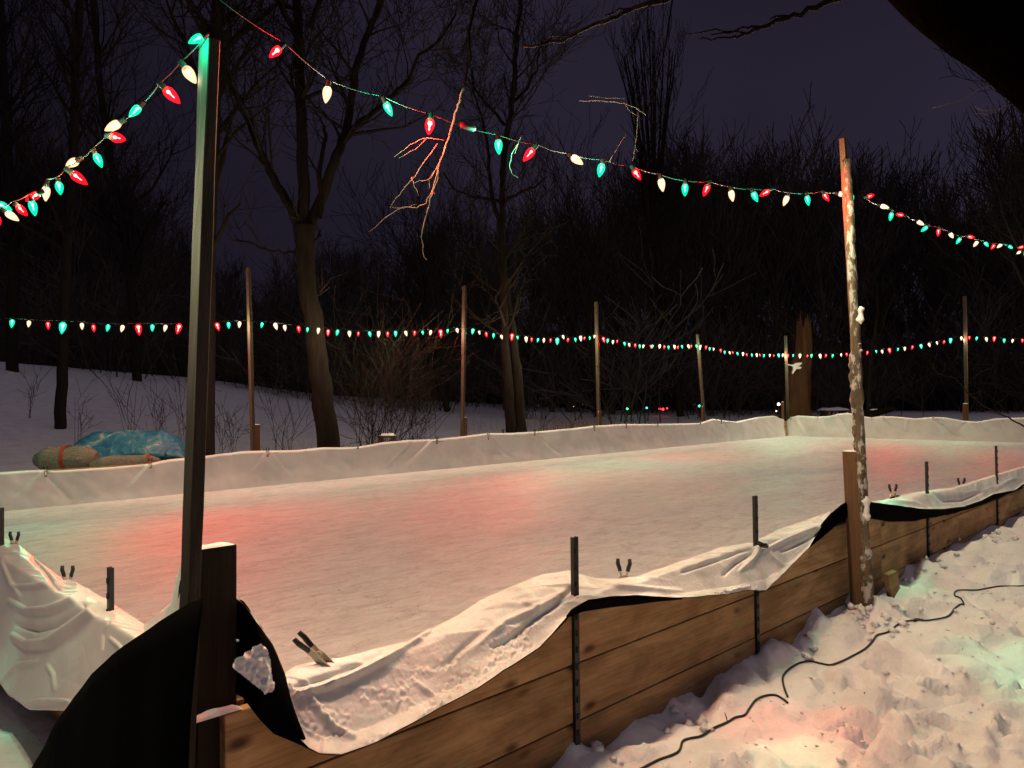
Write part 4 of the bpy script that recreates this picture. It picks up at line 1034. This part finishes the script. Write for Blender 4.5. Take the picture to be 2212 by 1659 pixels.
# left trunk
d = 21.; t = Tree(4)
t.limb(P_([(128, 970), (130, 890), (134, 800), (137, 720), (142, 600), (150, 450), (160, 280), (165, 100), (180, -80)], d), (W(25, d), W(16, d)), 30, 3.0, 2, .45)
t.done('tree', 'dark bare tree above the rolled netting at far left', at(128, 970, 'D', d), M['dark'], M['dark'], GB)
for (sd, pts, w0, w1, d, lab) in [
    (5, [(968, 888), (960, 860), (950, 838), (940, 790), (935, 720), (915, 640), (900, 560)], 15, 6, 31, 'leaning bare tree standing alone on the snow slope left of the second back pole'),
    (6, [(1470, 900), (1462, 800), (1440, 700), (1425, 600), (1415, 500), (1408, 420)], 16, 9, 38, 'tall bare tree with a broom of upright branches, right of centre'),
    (7, [(1290, 900), (1283, 800), (1275, 700), (1250, 600), (1235, 520)], 11, 5, 33, 'slender bare tree behind the third back pole'),
    (8, [(1875, 895), (1877, 830), (1886, 740), (1896, 680), (1894, 610)], 7, 3, 30, 'thin pale sapling just right of the snow-caked pole'),
    (9, [(1764, 885), (1768, 820), (1775, 770), (1780, 690)], 5, 3, 31, 'thin sapling right of the broken trunk'),
    (10, [(2290, 905), (2280, 780), (2270, 640), (2265, 480), (2275, 300), (2290, 120)], 30, 16, 24, 'big bare tree at the right edge beyond the end wall'),
    (12, [(300, 900), (295, 780), (285, 650), (270, 500), (240, 350), (215, 180), (200, 0)], 22, 12, 33, 'bare tree in the dark between the left string and the corner pole'),
    (13, [(30, 880), (25, 760), (30, 600), (20, 420), (10, 220), (0, 0)], 26, 16, 30, 'thick bare tree at the far left edge')]:
    t = Tree(sd, .010 if d > 22 else .007)
    t.limb(P_(pts, d), (W(w0, d), W(w1, d)), 34 if w0 > 8 else 10, 3.6 if w0 > 8 else 1.4, 2 if w0 > 8 else 1, .35 if w0 > 8 else .4, up=.2)
    if sd == 6:
        for k in range(16):
            a = R.uniform(-1, 1)
            t.limb(P_([(1410 + a * 12, 440 + R.uniform(-60, 90)), (1410 + a * 34, 320), (1408 + a * 58, 200), (1405 + a * 75, 60 + 80 * abs(a))], d, .8), (W(6, d), W(2.2, d)), 5, 2.0, 1, .3, up=.5)
    t.done('tree' if w0 > 8 else 'sapling', lab, at(*pts[0], 'D', d), M['twig'] if sd in (5, 6, 7, 8, 9) else M['dark'], M['twig'] if sd in (5, 6, 7, 8, 9) else M['dark'], GB)

# leafless shrubs on the slope behind the back wall
def shrub(x, y, d, n, H, spread, lab, seed, name='shrub', r_=.007, mt='twig', dens=.8):
    t = Tree(seed, .0045); p = at(x, y, 'D', d); p.z = gz(p.x, p.y) - .05
    for k in range(n):
        dr = V((t.r.gauss(0, spread), t.r.gauss(0, spread), 1)).normalized()
        q = p + V((t.r.gauss(0, .25 * H * spread), t.r.gauss(0, .25 * H * spread), 0))
        t.branch(q, dr, H * t.r.uniform(.6, 1.1), r_ * t.r.uniform(.7, 1.5), 1, 3, .08, dens, .1, mb=t.trunk)
    th = thing(name, lab, 'shrub', p, 'leafless shrubs behind the back wall')
    t.trunk.build('stems', M[mt], th)
    if t.crown.f: t.crown.build('twigs', M[mt], th)
shrub(805, 965, 16.2, 26, 2.9, .32, 'dense warm-lit leafless thicket right of the forked tree', 21, 'thicket', .010)
shrub(855, 960, 17.0, 14, 2.2, .3, 'lower leafless thicket beside the dense warm-lit one', 22, 'thicket', .009)
for i, (x, y, d, H, lab) in enumerate([(283, 950, 16, 2.0, 'upright leafless shrub above the blue tarp'), (375, 950, 17, 1.7, 'leafless shrub just left of the corner pole behind the tarp'), (405, 955, 15, 1.8, 'thin leafless shrub hard against the left of the corner pole'), (335, 950, 18, 1.3, 'small leafless shrub over the middle of the tarp'),
                                       (600, 960, 16, 1.8, 'leafless shrub right of the first back pole'), (625, 962, 15, 1.7, 'leafless shrub left of the forked tree'), (480, 965, 16, 1.5, 'leafless shrub right of the corner pole'), (505, 960, 17, 1.3, 'leafless shrub left of the first back pole'), (930, 945, 19, 1.6, 'leafless shrub left of the second back pole'),
                                       (895, 950, 18, 2.2, 'tall thin leafless stem at the right of the thicket'), (65, 900, 22, 1.4, 'leafless shrub left of the dark far left tree'), (170, 940, 19, 1.3, 'leafless shrub right of the dark far left tree'), (1165, 930, 22, 1.3, 'leafless shrub right of the double-stemmed tree'), (1320, 915, 25, 1.2, 'leafless shrub right of the third back pole')]):
    shrub(x, y, d, 4, H, .11, lab, 40 + i, r_=.006, dens=.5)
# dry weeds
mb = MB(); rr = random.Random(9)
for _ in range(1300):
    x = rr.choice((rr.gauss(1220, 60), rr.gauss(1290, 50), rr.uniform(560, 1500))); d = rr.uniform(17.5, 30) if x > 1000 else rr.uniform(14.5, 19)
    p = at(x, 930, 'D', d); 
    if p.y < RW + .3: continue
    p.z = gz(p.x, p.y) - .02; H = rr.uniform(.25, .75) * (1 if x > 1000 else .8)
    a = p + V((rr.gauss(0, .05), rr.gauss(0, .05), H * .6)); b2_ = a + V((rr.gauss(0, .09), rr.gauss(0, .09), H * .4)); mb.tube([p, a, b2_], [.004, .0035, .003], 3, cap=False)
tag(mb.build('dry_weeds', M['weed']), 'thin dry reddish weeds standing in the snow behind the back wall', 'weeds', kind='stuff')

# the far wood: one mass
def proto(seed, H, tw):
    t = Tree(seed, tw); rr = t.r; mb = MB(); p = V((0, 0, -1)); path = [p]; dd = V((0, 0, 1)); n = 8
    for i in range(n): dd = (dd + t.rv() * .06 + V((0, 0, .1))).normalized(); path.append(path[-1] + dd * H * .8 / n)
    rad = [H * .016 * (1 - .85 * i / n) + .01 for i in range(n + 1)]; t.crown.tube(path, rad, 5, cap=False)
    for k in range(24):
        u = rr.uniform(.22, 1.0) * n; a = int(min(n - 1, u)); q = path[a].lerp(path[a + 1], u - a)
        th = rr.uniform(0, 6.28); ang = rr.uniform(.35, .9); nd = V((math.cos(th) * math.sin(ang), math.sin(th) * math.sin(ang), math.cos(ang)))
        t.branch(q, nd, H * rr.uniform(.18, .36) * (1.15 - .4 * u / n), H * .004, 1, 3, .22, 1.15, .14)
    v = np.array(t.crown.v, dtype=np.float64); f = t.crown.f; return v, f
protos = [proto(100 + i, 12, .017) for i in range(5)]
def brush_proto(seed):
    t = Tree(seed, .012)
    for k in range(16):
        dr = V((t.r.gauss(0, .35), t.r.gauss(0, .35), 1)).normalized(); t.branch(V((t.r.gauss(0, .9), t.r.gauss(0, .9), -.3)), dr, t.r.uniform(2.5, 4.5), .025, 1, 3, .08, 1.0, .15)
    return np.array(t.crown.v, dtype=np.float64), t.crown.f
brushes = [brush_proto(200 + i) for i in range(3)]
allv = []; allf = []; off = 0; rr = random.Random(77)
def put(pr, x, y, z, s, sz, th):
    global off
    v, f = pr; c, s_n = math.cos(th), math.sin(th)
    o = np.empty_like(v); o[:, 0] = (v[:, 0] * c - v[:, 1] * s_n) * s + x; o[:, 1] = (v[:, 0] * s_n + v[:, 1] * c) * s + y; o[:, 2] = v[:, 2] * sz + z
    allv.append(o); allf.extend([tuple(i + off for i in q) for q in f]); off += len(v)
# wood edge height along the view
sky_line = [(-300, 250), (0, 250), (300, 330), (480, 560), (540, 590), (700, 520), (850, 480), (950, 450), (1050, 430), (1200, 420), (1300, 380), (1450, 300), (1560, 285), (1650, 305), (1760, 330), (1850, 300), (1950, 350), (2030, 380), (2090, 430), (2150, 350), (2212, 260), (2600, 200)]
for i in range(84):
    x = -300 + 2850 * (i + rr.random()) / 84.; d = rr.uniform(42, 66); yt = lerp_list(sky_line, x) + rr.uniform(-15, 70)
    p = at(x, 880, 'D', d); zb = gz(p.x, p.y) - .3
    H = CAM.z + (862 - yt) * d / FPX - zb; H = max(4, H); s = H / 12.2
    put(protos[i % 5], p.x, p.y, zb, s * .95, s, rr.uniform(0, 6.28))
for i in range(95):
    x = -300 + 2850 * (i + rr.random()) / 95.; d = rr.uniform(36, 62); p = at(x, 880, 'D', d); zb = gz(p.x, p.y) - .3; s = rr.uniform(.7, 1.3)
    put(brushes[i % 3], p.x, p.y, zb, s * 1.3, s, rr.uniform(0, 6.28))
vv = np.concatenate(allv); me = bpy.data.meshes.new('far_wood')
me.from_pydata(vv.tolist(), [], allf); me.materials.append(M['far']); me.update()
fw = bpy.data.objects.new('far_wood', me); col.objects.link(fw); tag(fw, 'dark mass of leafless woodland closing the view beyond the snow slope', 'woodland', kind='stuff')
# dense dark backdrop of undergrowth: a rough ridge of evergreen scrub deep in the wood
mb = MB(); rr = random.Random(31)
for i in range(5000):
    x = rr.uniform(-350, 2600); d = rr.uniform(64, 82); yt = 862 - rr.random() ** 1.6 * (862 - lerp_list(sky_line, x)) * .34
    p = at(x, yt, 'D', d); s = rr.uniform(.35, 1.0)
    a = V((rr.gauss(0, 1), rr.gauss(0, 1), rr.gauss(0, 1))).normalized() * s; b2_ = V((rr.gauss(0, 1), rr.gauss(0, 1), rr.gauss(0, 1))).normalized() * s
    mb.add([p - a, p + b2_, p + a * .8, p - b2_ * .7], [(0, 1, 2, 3)])
for i in range(1500):   # low part closed
    x = rr.uniform(-350, 2600); d = rr.uniform(60, 70); p = at(x, rr.uniform(800, 905), 'D', d); s = rr.uniform(.8, 1.8)
    a = V((rr.gauss(0, 1), rr.gauss(0, 1), rr.gauss(0, .6))).normalized() * s; b2_ = V((rr.gauss(0, 1), rr.gauss(0, 1), rr.gauss(0, 1))).normalized() * s
    mb.add([p - a, p + b2_, p + a * .8, p - b2_ * .7], [(0, 1, 2, 3)])
tag(mb.build('undergrowth', M['dark']), 'black undergrowth deep between the far trees', 'undergrowth', kind='stuff')

# overhanging tree: trunk out of frame to the right, limb across the top right corner, hanging twigs
t = Tree(51, .0015)
base = V((2.1, -3.3, -.1)); 
limb = [at(2750, 620, 'D', 1.9), at(2500, 330, 'D', 1.75), at(2330, 200, 'D', 1.6), at(2180, 95, 'D', 1.5), at(2050, 5, 'D', 1.45), at(1930, -90, 'D', 1.5), at(1750, -190, 'D', 1.6), at(1500, -260, 'D', 1.8)]
lb = limb[0]; trunk_path = [V((lb.x + .25, lb.y - .35, gz(lb.x, lb.y) - .1)), V((lb.x + .15, lb.y - .2, .7)), lb]
t.trunk.tube(trunk_path, [.16, .13, .11], 14)
rad = [.10, .095, .085, .075, .066, .055, .045, .035]; pp = []; rr_ = []
for i in range(len(limb) - 1):
    for j in range(6):
        u = j / 6; q = limb[i].lerp(limb[i + 1], u); pp.append(q + V((1, 1, 1)) * .012 * noise.noise(q * 6)); rr_.append((rad[i] * (1 - u) + rad[i + 1] * u) * (1 + .12 * noise.noise(q * 9)))
t.trunk.tube(pp, rr_, 14)
OT = thing('overhanging_tree', 'near tree whose thick dark limb crosses the top right corner', 'tree', trunk_path[0])
t.trunk.build('trunk', M['limb'], OT, smooth_=True)
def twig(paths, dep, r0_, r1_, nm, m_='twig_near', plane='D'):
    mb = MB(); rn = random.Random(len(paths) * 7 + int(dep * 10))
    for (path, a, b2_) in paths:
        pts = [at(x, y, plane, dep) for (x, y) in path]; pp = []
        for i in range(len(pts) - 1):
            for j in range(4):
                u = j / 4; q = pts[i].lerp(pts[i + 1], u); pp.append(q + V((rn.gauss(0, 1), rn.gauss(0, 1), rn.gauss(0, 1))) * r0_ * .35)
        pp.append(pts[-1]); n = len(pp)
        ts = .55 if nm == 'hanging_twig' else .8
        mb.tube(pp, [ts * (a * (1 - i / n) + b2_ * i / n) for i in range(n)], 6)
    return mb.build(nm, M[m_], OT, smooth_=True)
q = lambda l: [(603.5 + a * .43, b2_ * .43) for (a, b2_) in l]
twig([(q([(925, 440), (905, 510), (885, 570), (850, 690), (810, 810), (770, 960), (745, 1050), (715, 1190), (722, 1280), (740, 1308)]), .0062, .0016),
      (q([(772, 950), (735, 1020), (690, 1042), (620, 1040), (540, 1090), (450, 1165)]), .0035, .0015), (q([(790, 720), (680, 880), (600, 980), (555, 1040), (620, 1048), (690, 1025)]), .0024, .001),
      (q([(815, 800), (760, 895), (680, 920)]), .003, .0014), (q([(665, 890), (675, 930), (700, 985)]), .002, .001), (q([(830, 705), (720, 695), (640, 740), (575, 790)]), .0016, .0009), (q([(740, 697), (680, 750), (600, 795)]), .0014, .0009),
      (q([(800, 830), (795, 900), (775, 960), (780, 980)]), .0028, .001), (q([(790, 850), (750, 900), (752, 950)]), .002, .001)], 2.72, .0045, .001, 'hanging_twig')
twig([(q([(925, 440), (945, 340), (960, 300), (950, 160), (990, 0), (1050, -260)]), .005, .008)], 2.72, .003, .001, 'hanging_branch', 'limb')  # upper length coloured near-black to imitate its fading out of the bulbs' light
q = lambda l: [(737.3 + a / 3, b2_ / 3) for (a, b2_) in l]
twig([(q([(1975, 745), (2030, 600), (2100, 300), (2160, -100)]), .002, .005)], 3.3, .003, .001, 'hanging_branch', 'limb')
twig([(q([(1165, 880), (1140, 950), (1125, 995)]), .0022, .0012), (q([(1155, 915), (1105, 1000), (1090, 1080), (1108, 1130), (1150, 1155)]), .0022, .0014), ], 2.95, .002, .001, 'hanging_twig')
twig([(q([(1540, 655), (1700, 655), (1830, 670), (1900, 695), (1975, 745)]), .0022, .0035), (q([(1835, 672), (1870, 720), (1930, 755)]), .002, .0015), (q([(1925, 720), (1918, 850), (1903, 960), (1890, 1040)]), .0028, .0015), (q([(1905, 950), (1925, 985)]), .0015, .001),
      (q([(1850, 860), (1790, 960), (1740, 1045)]), .0022, .0015), (q([(1600, 622), (1720, 632), (1835, 640)]), .0012, .0012)], 3.3, .003, .001, 'hanging_twig')
# dark overhead branch with lit tips
twig([(q([(2500, -300), (2300, -120), (2100, 0), (1980, 25), (1870, 62), (1760, 120), (1640, 158), (1530, 212), (1440, 262), (1350, 270), (1290, 290), (1185, 302)]), .011, .0042), (q([(1870, 62), (1800, 60), (1700, 110)]), .005, .003), (q([(2030, 10), (1940, 90), (1890, 150)]), .004, .002),
      (q([(1290, 285), (1330, 240), (1560, 225)]), .003, .002)], 2.4, .004, .002, 'overhead_branch', 'twig')
q = lambda l: [(1474.7 + a / 3, b2_ / 3) for (a, b2_) in l]
twig([(q([(1500, -300), (1150, -60), (960, 5), (760, 92), (600, 142), (450, 205), (340, 240)]), .012, .004), (q([(500, 180), (420, 180), (300, 215), (180, 225)]), .005, .0015), (q([(340, 240), (190, 255), (90, 250)]), .003, .0015), (q([(420, 215), (200, 205), (0, 215)]), .003, .0012), (q([(700, 110), (620, 100), (560, 130)]), .004, .002)], 1.9, .006, .002, 'overhead_branch', 'dark')
twig([(q([(2300, 560), (2200, 640), (2080, 700), (1950, 715), (1890, 690)]), .004, .0015), (q([(2080, 700), (1980, 740), (1900, 735)]), .003, .001), (q([(2300, 500), (1960, 560), (1800, 650), (1620, 700)]), .004, .0015)], 4.4, .004, .001, 'overhead_branch', 'twig_near')
q = lambda l: [(1920 + a * .1653, 713 + b2_ * .1653) for (a, b2_) in l]
twig([(q([(2500, 1500), (1900, 1330), (1765, 1262), (1560, 1140), (1420, 1082), (1230, 990), (1150, 920), (1050, 840), (950, 730), (870, 625)]), .013, .004), (q([(1050, 840), (1130, 830), (1200, 790)]), .004, .002), (q([(1420, 1040), (1390, 980), (1500, 900), (1570, 830)]), .004, .002),
      (q([(1060, 660), (1200, 550), (1380, 480)]), .003, .002), (q([(870, 625), (700, 590), (620, 545), (560, 490)]), .004, .002), (q([(700, 590), (735, 520), (730, 430)]), .003, .002), (q([(1170, 840), (1210, 870), (1215, 930)]), .003, .002), (q([(590, 520), (590, 430)]), .005, .003)], 8.2, .008, .002, 'low_branch', 'twig')

# ------------------------------------------------------------------ things behind the back wall
d = 12.6
pts_top = [(160, 962), (178, 945), (200, 935), (240, 931), (300, 930), (345, 930), (368, 940), (385, 955), (400, 985), (412, 990)]
mb = MB(); rows = []
for x in np.arange(160, 412.1, 3):
    tpp = at(x, lerp_list(pts_top, x), 'D', d); bz = .12; c = []
    bot = max(.1, tpp.z - .55 * smooth((x - 160) / 20.))
    fr = at(x, lerp_list([(160, 965), (175, 985), (200, 1000), (215, 995), (300, 984), (400, 990)], x), 'D', d - .35)
    for j in range(13):
        t_ = j / 12.
        if t_ < .5: u = t_ / .5; q_ = fr.lerp(tpp, u); q_ += V((0, 0, .02)) * math.sin(u * 3.14)
        else: u = (t_ - .5) / .5; q_ = tpp + h0 * (1.0 * u); q_.z = tpp.z - u * u * (tpp.z - .1)
        q_.z += .022 * noise.noise(V((q_.x * 4, q_.y * 4, 2))) * (1 if 0 < j < 12 else .3) + .02 * noise.noise(V((q_.x * 11, q_.y * 11, 2)))
        c.append(q_)
    rows.append(c)
mb.grid(rows)
tb = mb.build('blue_tarp', M['tarp'], smooth_=True); tag(tb, 'crumpled blue tarp with frost covering a heap behind the back wall', 'tarp'); m_ = tb.modifiers.new('thick', 'SOLIDIFY'); m_.thickness = .01
# rolled netting
def roll(p0, p1, h_, w_, label, seed, band=None):
    L = (p1 - p0); n = 22; t_ = thing('net_roll', label, 'net', p0 - V((0, 0, h_)))
    mb = MB(); mb_b = MB(); rows = []; sides = 20
    side = L.normalized().cross(V((0, 0, 1)))
    for i in range(n + 1):
        u = i / n; q_ = p0.lerp(p1, u); e = min(1., (.45 + 3.2 * min(u, 1 - u))); r_ = []
        for k in range(sides + 1):
            th = 2 * math.pi * k / sides; rr1 = 1 + .16 * noise.noise(V((u * 5, math.cos(th) * 2, seed))) + .10 * noise.noise(V((u * 14, th * 2, seed)))
            r_.append(q_ + V((0, 0, 1)) * (h_ * e * rr1 * math.sin(th)) + side * (w_ * e * rr1 * math.cos(th)))
        rows.append(r_)
    mb.grid(rows); mb.add(rows[0][:-1], [tuple(range(sides))]); mb.add(rows[-1][:-1], [tuple(range(sides))])
    mb.build('netting', M['net'], t_, smooth_=True)
    if band:
        rows2 = []
        for i in range(5):
            u = band[0] + (band[1] - band[0]) * i / 4; q_ = p0.lerp(p1, u); r_ = []
            for k in range(sides + 1):
                th = 2 * math.pi * k / sides; sh = .12 * math.cos(th) ; q2 = q_ + L * (.03 * math.sin(th) * -1)
                r_.append(q2 + V((0, 0, 1)) * (h_ * 1.07 * math.sin(th)) + side * (w_ * 1.07 * math.cos(th)))
            rows2.append(r_)
        mb = MB(); mb.grid(rows2); mb.build('red_band', M['red'], t_, smooth_=True)
roll(at(78, 993, 'D', 11.9), at(210, 990, 'D', 12.0), .20, .26, 'thick roll of cream netting with a red band beside the blue tarp', 1, (.50, .565))
roll(at(196, 1006, 'D', 11.9), at(345, 998, 'D', 12.1), .13, .18, 'flat roll of cream netting under the front of the blue tarp', 4, (.86, .9))
# low snow-capped trestle
p = at(838, 950, 'D', 16.0); P = thing('low_bench', 'small dark low bench with snow on its seat at the foot of the thicket', 'bench', (p.x, p.y, 0))
dx_ = r0 * 1.0
mb = MB(); mb.box(p + V((0, 0, .07)), dx_ * .17, h0 * .14, V((0, 0, .02))); mb.build('seat', M['greypost'], P)
for s in (-.15, .15): mb = MB(); mb.box(p + dx_ * s + V((0, 0, -.14)), dx_ * .02, h0 * .12, V((0, 0, .19))); mb.build('leg', M['greypost'], P)
mb = MB(); mb.box(p + dx_ * -.24 + V((0, 0, -.06)), dx_ * .015, h0 * .02, V((0, 0, .12))); mb.build('side_rail', M['clamp'], P)
snow_cap(p + V((0, 0, .092)), .16, .13, .055, P, ang=math.radians(-45))

# broken trunk
d = 29.5; mb = MB(); n = 46; sides = 26; rows = []
prof = [(686, 18, 1737), (700, 27, 1737), (730, 31, 1736), (765, 35, 1734), (792, 46, 1727), (850, 50, 1725), (880, 55, 1723), (900, 66, 1722), (925, 74, 1722)]
for i in range(n + 1):
    y = 925 - (925 - 692) * i / n; wpx = lerp_list([(a, b2_) for a, b2_, c in prof], y); cx_ = lerp_list([(a, c) for a, b2_, c in prof], y)
    c = at(cx_, y, 'D', d); r_ = W(wpx, d); row = []
    for k in range(sides + 1):
        th = 2 * math.pi * k / sides; kk = k % sides; th2 = 2 * math.pi * kk / sides
        rr1 = r_ * (1 + .30 * noise.noise(V((math.cos(th2) * 1.6, math.sin(th2) * 1.6, c.z * .5))) + .10 * math.sin(5 * th2 + c.z * 1.3) + .12 * noise.noise(V((th2 * 3, c.z * 2.2, 4))))
        jag = 0
        if i > n * .75: jag = .95 * noise.noise(V((math.cos(th2) * 3, math.sin(th2) * 3, 5))) * (i / n - .75) * 4
        row.append(c + r0 * rr1 * math.cos(th2) + h0 * rr1 * math.sin(th2) + V((0, 0, jag)))
    rows.append(row)
mb.grid(rows); mb.add(rows[-1][:-1], [tuple(range(sides))])
SN = thing('broken_trunk', 'tall broken orange-brown tree trunk behind the far rink corner', 'tree trunk', at(1724, 915, 'D', d)); mb.build('trunk', M['snag'], SN, smooth_=True)
poly = [(1698, 786), (1712, 788), (1720, 784), (1733, 783), (1730, 788), (1724, 791), (1732, 793), (1729, 797), (1721, 797), (1716, 803), (1713, 808), (1711, 805), (1714, 797), (1713, 791), (1699, 788)]
def flat_patch(poly, d, parent, nm):
    mb = MB(); n = len(poly); f_ = [at(x, y, 'D', d) for x, y in poly]; b3 = [p_ + h0 * .06 for p_ in f_]
    mb.add(f_ + b3, [tuple(range(n)), tuple(range(2 * n - 1, n - 1, -1))] + [(i, (i + 1) % n, n + (i + 1) % n, n + i) for i in range(n)]); return mb.build(nm, M['snow_clean'], parent)
flat_patch(poly, d - .55, SN, 'snow_patch')
# snow-covered table and log far right
p = at(1800, 886, 'D', 33); P = thing('picnic_table', 'low table buried in snow between the broken trunk and the snow-caked pole', 'table', (p.x, p.y, p.z - .4))
mb = MB(); mb.box(p + V((0, 0, -.02)), r0 * .55, h0 * .35, V((0, 0, .025))); mb.build('top', M['greypost'], P)
for s in (-.4, .4): mb = MB(); mb.box(p + r0 * s + V((0, 0, -.25)), r0 * .05, h0 * .3, V((0, 0, .22))); mb.build('leg', M['greypost'], P)
snow_cap(p + V((0, 0, .0)), .6, .4, .14, P, ang=math.radians(-45)); 
p = at(1898, 889, 'D', 30); mb = MB(); mb.tube([p + r0 * -.5 + V((0, 0, -.12)), p + V((0, 0, -.02)), p + r0 * .5 + V((0, 0, .08)), p + r0 * .7 + V((0, 0, .14))], [.16, .14, .10, .05], 10)
LG = thing('fallen_log', 'dark fallen log with snow on it, right of the snow-caked pole beyond the end wall', 'log', p + V((0, 0, -.3))); mb.build('wood', M['bark'], LG, smooth_=True); snow_cap(p + V((0, 0, .06)), .35, .07, .06, LG, ang=math.radians(-45))

# distant lamps
def em(name, c, s):
    m = bpy.data.materials.new(name); m.use_nodes = True; nt = m.node_tree; nt.nodes.clear(); o = N(nt, 'ShaderNodeOutputMaterial'); e = N(nt, 'ShaderNodeEmission'); e.inputs[0].default_value = (*c, 1); e.inputs[1].default_value = s
    nt.links.new(e.outputs[0], o.inputs[0]); return m
def ball(p, r_, m_, nm, parent=None, loc=True):
    mb = MB(); mb.lathe([(-r_, .001)] + [(r_ * math.sin(a), r_ * math.cos(a)) for a in [math.radians(x) for x in range(-60, 61, 20)]] + [(r_, .001)], 10, V(p)); return mb.build(nm, m_, parent, smooth_=True)
p = at(1682, 873, 'D', 34); P = thing('yard_lamp', 'bright white yard lamp low behind the far rink corner', 'lamp', p - V((0, 0, .5)))
ball(p, .06, em('lamp_glow', (1, .86, .8), 7), 'lamp_globe', P); mb = MB(); mb.tube([p - V((0, 0, .6)), p - V((0, 0, .07))], .02, 8); mb.build('lamp_post', M['steel'], P)
ball(at(1677, 888, 'D', 33.9), .03, em('lamp_glow_small', (1, .6, .5), 5), 'lower_light', P)
for (x, y, c, r_, lab) in [(1240, 878, (1, .7, .45), .035, 'tiny warm far light left of the third back pole'), (1355, 883, (.05, 1, .4), .06, 'small green far light right of the third back pole'), (1397, 881, (.05, .8, .6), .05, 'small teal far light beside the red cluster'), (1425, 883, (1, .03, .04), .06, 'left red light of the far red cluster'),
                           (1432, 884, (1, .03, .04), .07, 'right red light of the far red cluster'), (1441, 882, (1, .03, .04), .045, 'faint red light at the right end of the far red cluster'), (1511, 877, (.05, 1, .45), .06, 'green far light just left of the reddish back pole')]:
    o = ball(at(x, y, 'D', 42 if x > 1300 else 38), r_, em('far_light_glow', c, 5.), 'far_light'); tag(o, lab, 'light', 'distant coloured lights seen between the trees')

# ------------------------------------------------------------------ cord, wood block, twig on the snow
def on_ground(x, y, lift=.004):
    z = -.05
    for _ in range(12):
        p = at(x, y, 'Z', z); z = z + (gz(p.x, p.y) + lift - z) * .7
    return at(x, y, 'Z', z)
EC = thing('extension_cord', 'thin dark extension cord snaking over the lumpy snow in the right foreground', 'cord', on_ground(*c2[0]))
for pp in cord_paths:
    mb = MB(); mb.tube([p + V((0, 0, .003)) for p in pp], .0052, 8); mb.build('cable', M['cord'], EC, smooth_=True)
a, b2_ = on_ground(*Z9([(1500, 703)])[0], .010), on_ground(*Z9([(1570, 706)])[0], .010)
mb = MB(); mb.tube([a, a.lerp(b2_, .15), a.lerp(b2_, .45), a.lerp(b2_, .55), a.lerp(b2_, .85), b2_], [.006, .015, .016, .013, .015, .006], 10); mb.build('plug', M['rubber'], EC, smooth_=True)
q_ = at(1929, 1262, 'Y', -.17); mb = MB(); mb.box((q_.x, q_.y, q_.z - .035), V((.088, .0, 0)), V((0, .018, .004)), V((0, .018, .115)))
bevel(tag(mb.build('wood_block', M['board'], loc=q_), 'short square wood block leaning on the planks right of the snow-caked pole', 'wood block'), .004)
for (a, b2_, lab) in [(Z9([(290, 1362), (283, 1330), (272, 1300)]), .003, 'tiny upright twig sticking out of the snow beside the cord'), (Z9([(1680, 755), (1740, 775), (1795, 797)]), .003, 'short twig lying on the pink-lit snow beyond the cord')]:
    p0_ = on_ground(*a[0], .003); pts = [p0_] + [(at(x, y, 'D', (p0_ - CAM).dot(F)) if a[0][0] < 1600 else on_ground(x, y, .005)) for (x, y) in a[1:]]
    mb = MB(); mb.tube(pts, [.003, .0028, .0015], 6); tag(mb.build('twig', M['twig'], smooth_=True), lab, 'twig')
mb = MB(); rr = random.Random(13)
for _ in range(600):
    x = rr.uniform(-.6, 6.5); y = -.35 - abs(rr.gauss(0, 1.1)) if rr.random() < .6 else rr.uniform(-3.1, -.3)
    s_ = min(.03, .006 + rr.expovariate(1 / .006)); crumb(V((x, y, gz(x, y) + s_ * .2)), s_)
for (mx, my, n_) in ((1857, 1330, 26), (1905, 1345, 26), (1990, 1250, 20), (1720, 1385, 14), (1500, 1530, 14), (1280, 1610, 10), (2130, 1190, 20)):
    for _ in range(n_):
        p = at(mx + rr.gauss(0, 34), my + rr.gauss(0, 12), 'Z', 0); 
        if p.y > -.07: continue
        s_ = rr.uniform(.012, .04); crumb(V((p.x, p.y, gz(p.x, p.y) + s_ * .2)), s_)
tag(mb.build('snow_clumps', M['snow'], smooth_=True), 'loose clumps of snow lying on the trampled snow outside the fence', 'snow', kind='stuff')
mb = MB(); rr = random.Random(3)
for _ in range(260):
    x = rr.uniform(-.5, 6.2); y = rr.uniform(-3.0, -.5); p = V((x, y, gz(x, y) + .003)); crumb(p, rr.uniform(.002, .005))
tag(mb.build('bark_crumbs', M['twig']), 'dark bits of bark scattered on the foreground snow', 'debris', kind='stuff')

# ------------------------------------------------------------------ camera and render
cd = bpy.data.cameras.new('camera'); co = bpy.data.objects.new('camera', cd); col.objects.link(co)
rot = Matrix((RT, UP, -F)).transposed(); co.matrix_world = Matrix.Translation(CAM) @ rot.to_4x4()
cd.sensor_fit = 'HORIZONTAL'; cd.sensor_width = 36; cd.lens = FPX / 2212 * 36; cd.clip_start = .05; cd.clip_end = 600
scn.camera = co
scn.view_settings.view_transform = 'Standard'; scn.view_settings.look = 'None'; scn.view_settings.exposure = 0; scn.view_settings.gamma = 1
scn.render.resolution_x = 1024; scn.render.resolution_y = 768
cy = scn.cycles; cy.use_light_tree = True; cy.max_bounces = 4; cy.diffuse_bounces = 2; cy.glossy_bounces = 2; cy.transparent_max_bounces = 12; cy.sample_clamp_indirect = 3
cy.use_denoising = True; cy.use_adaptive_sampling = True; cy.adaptive_threshold = .02
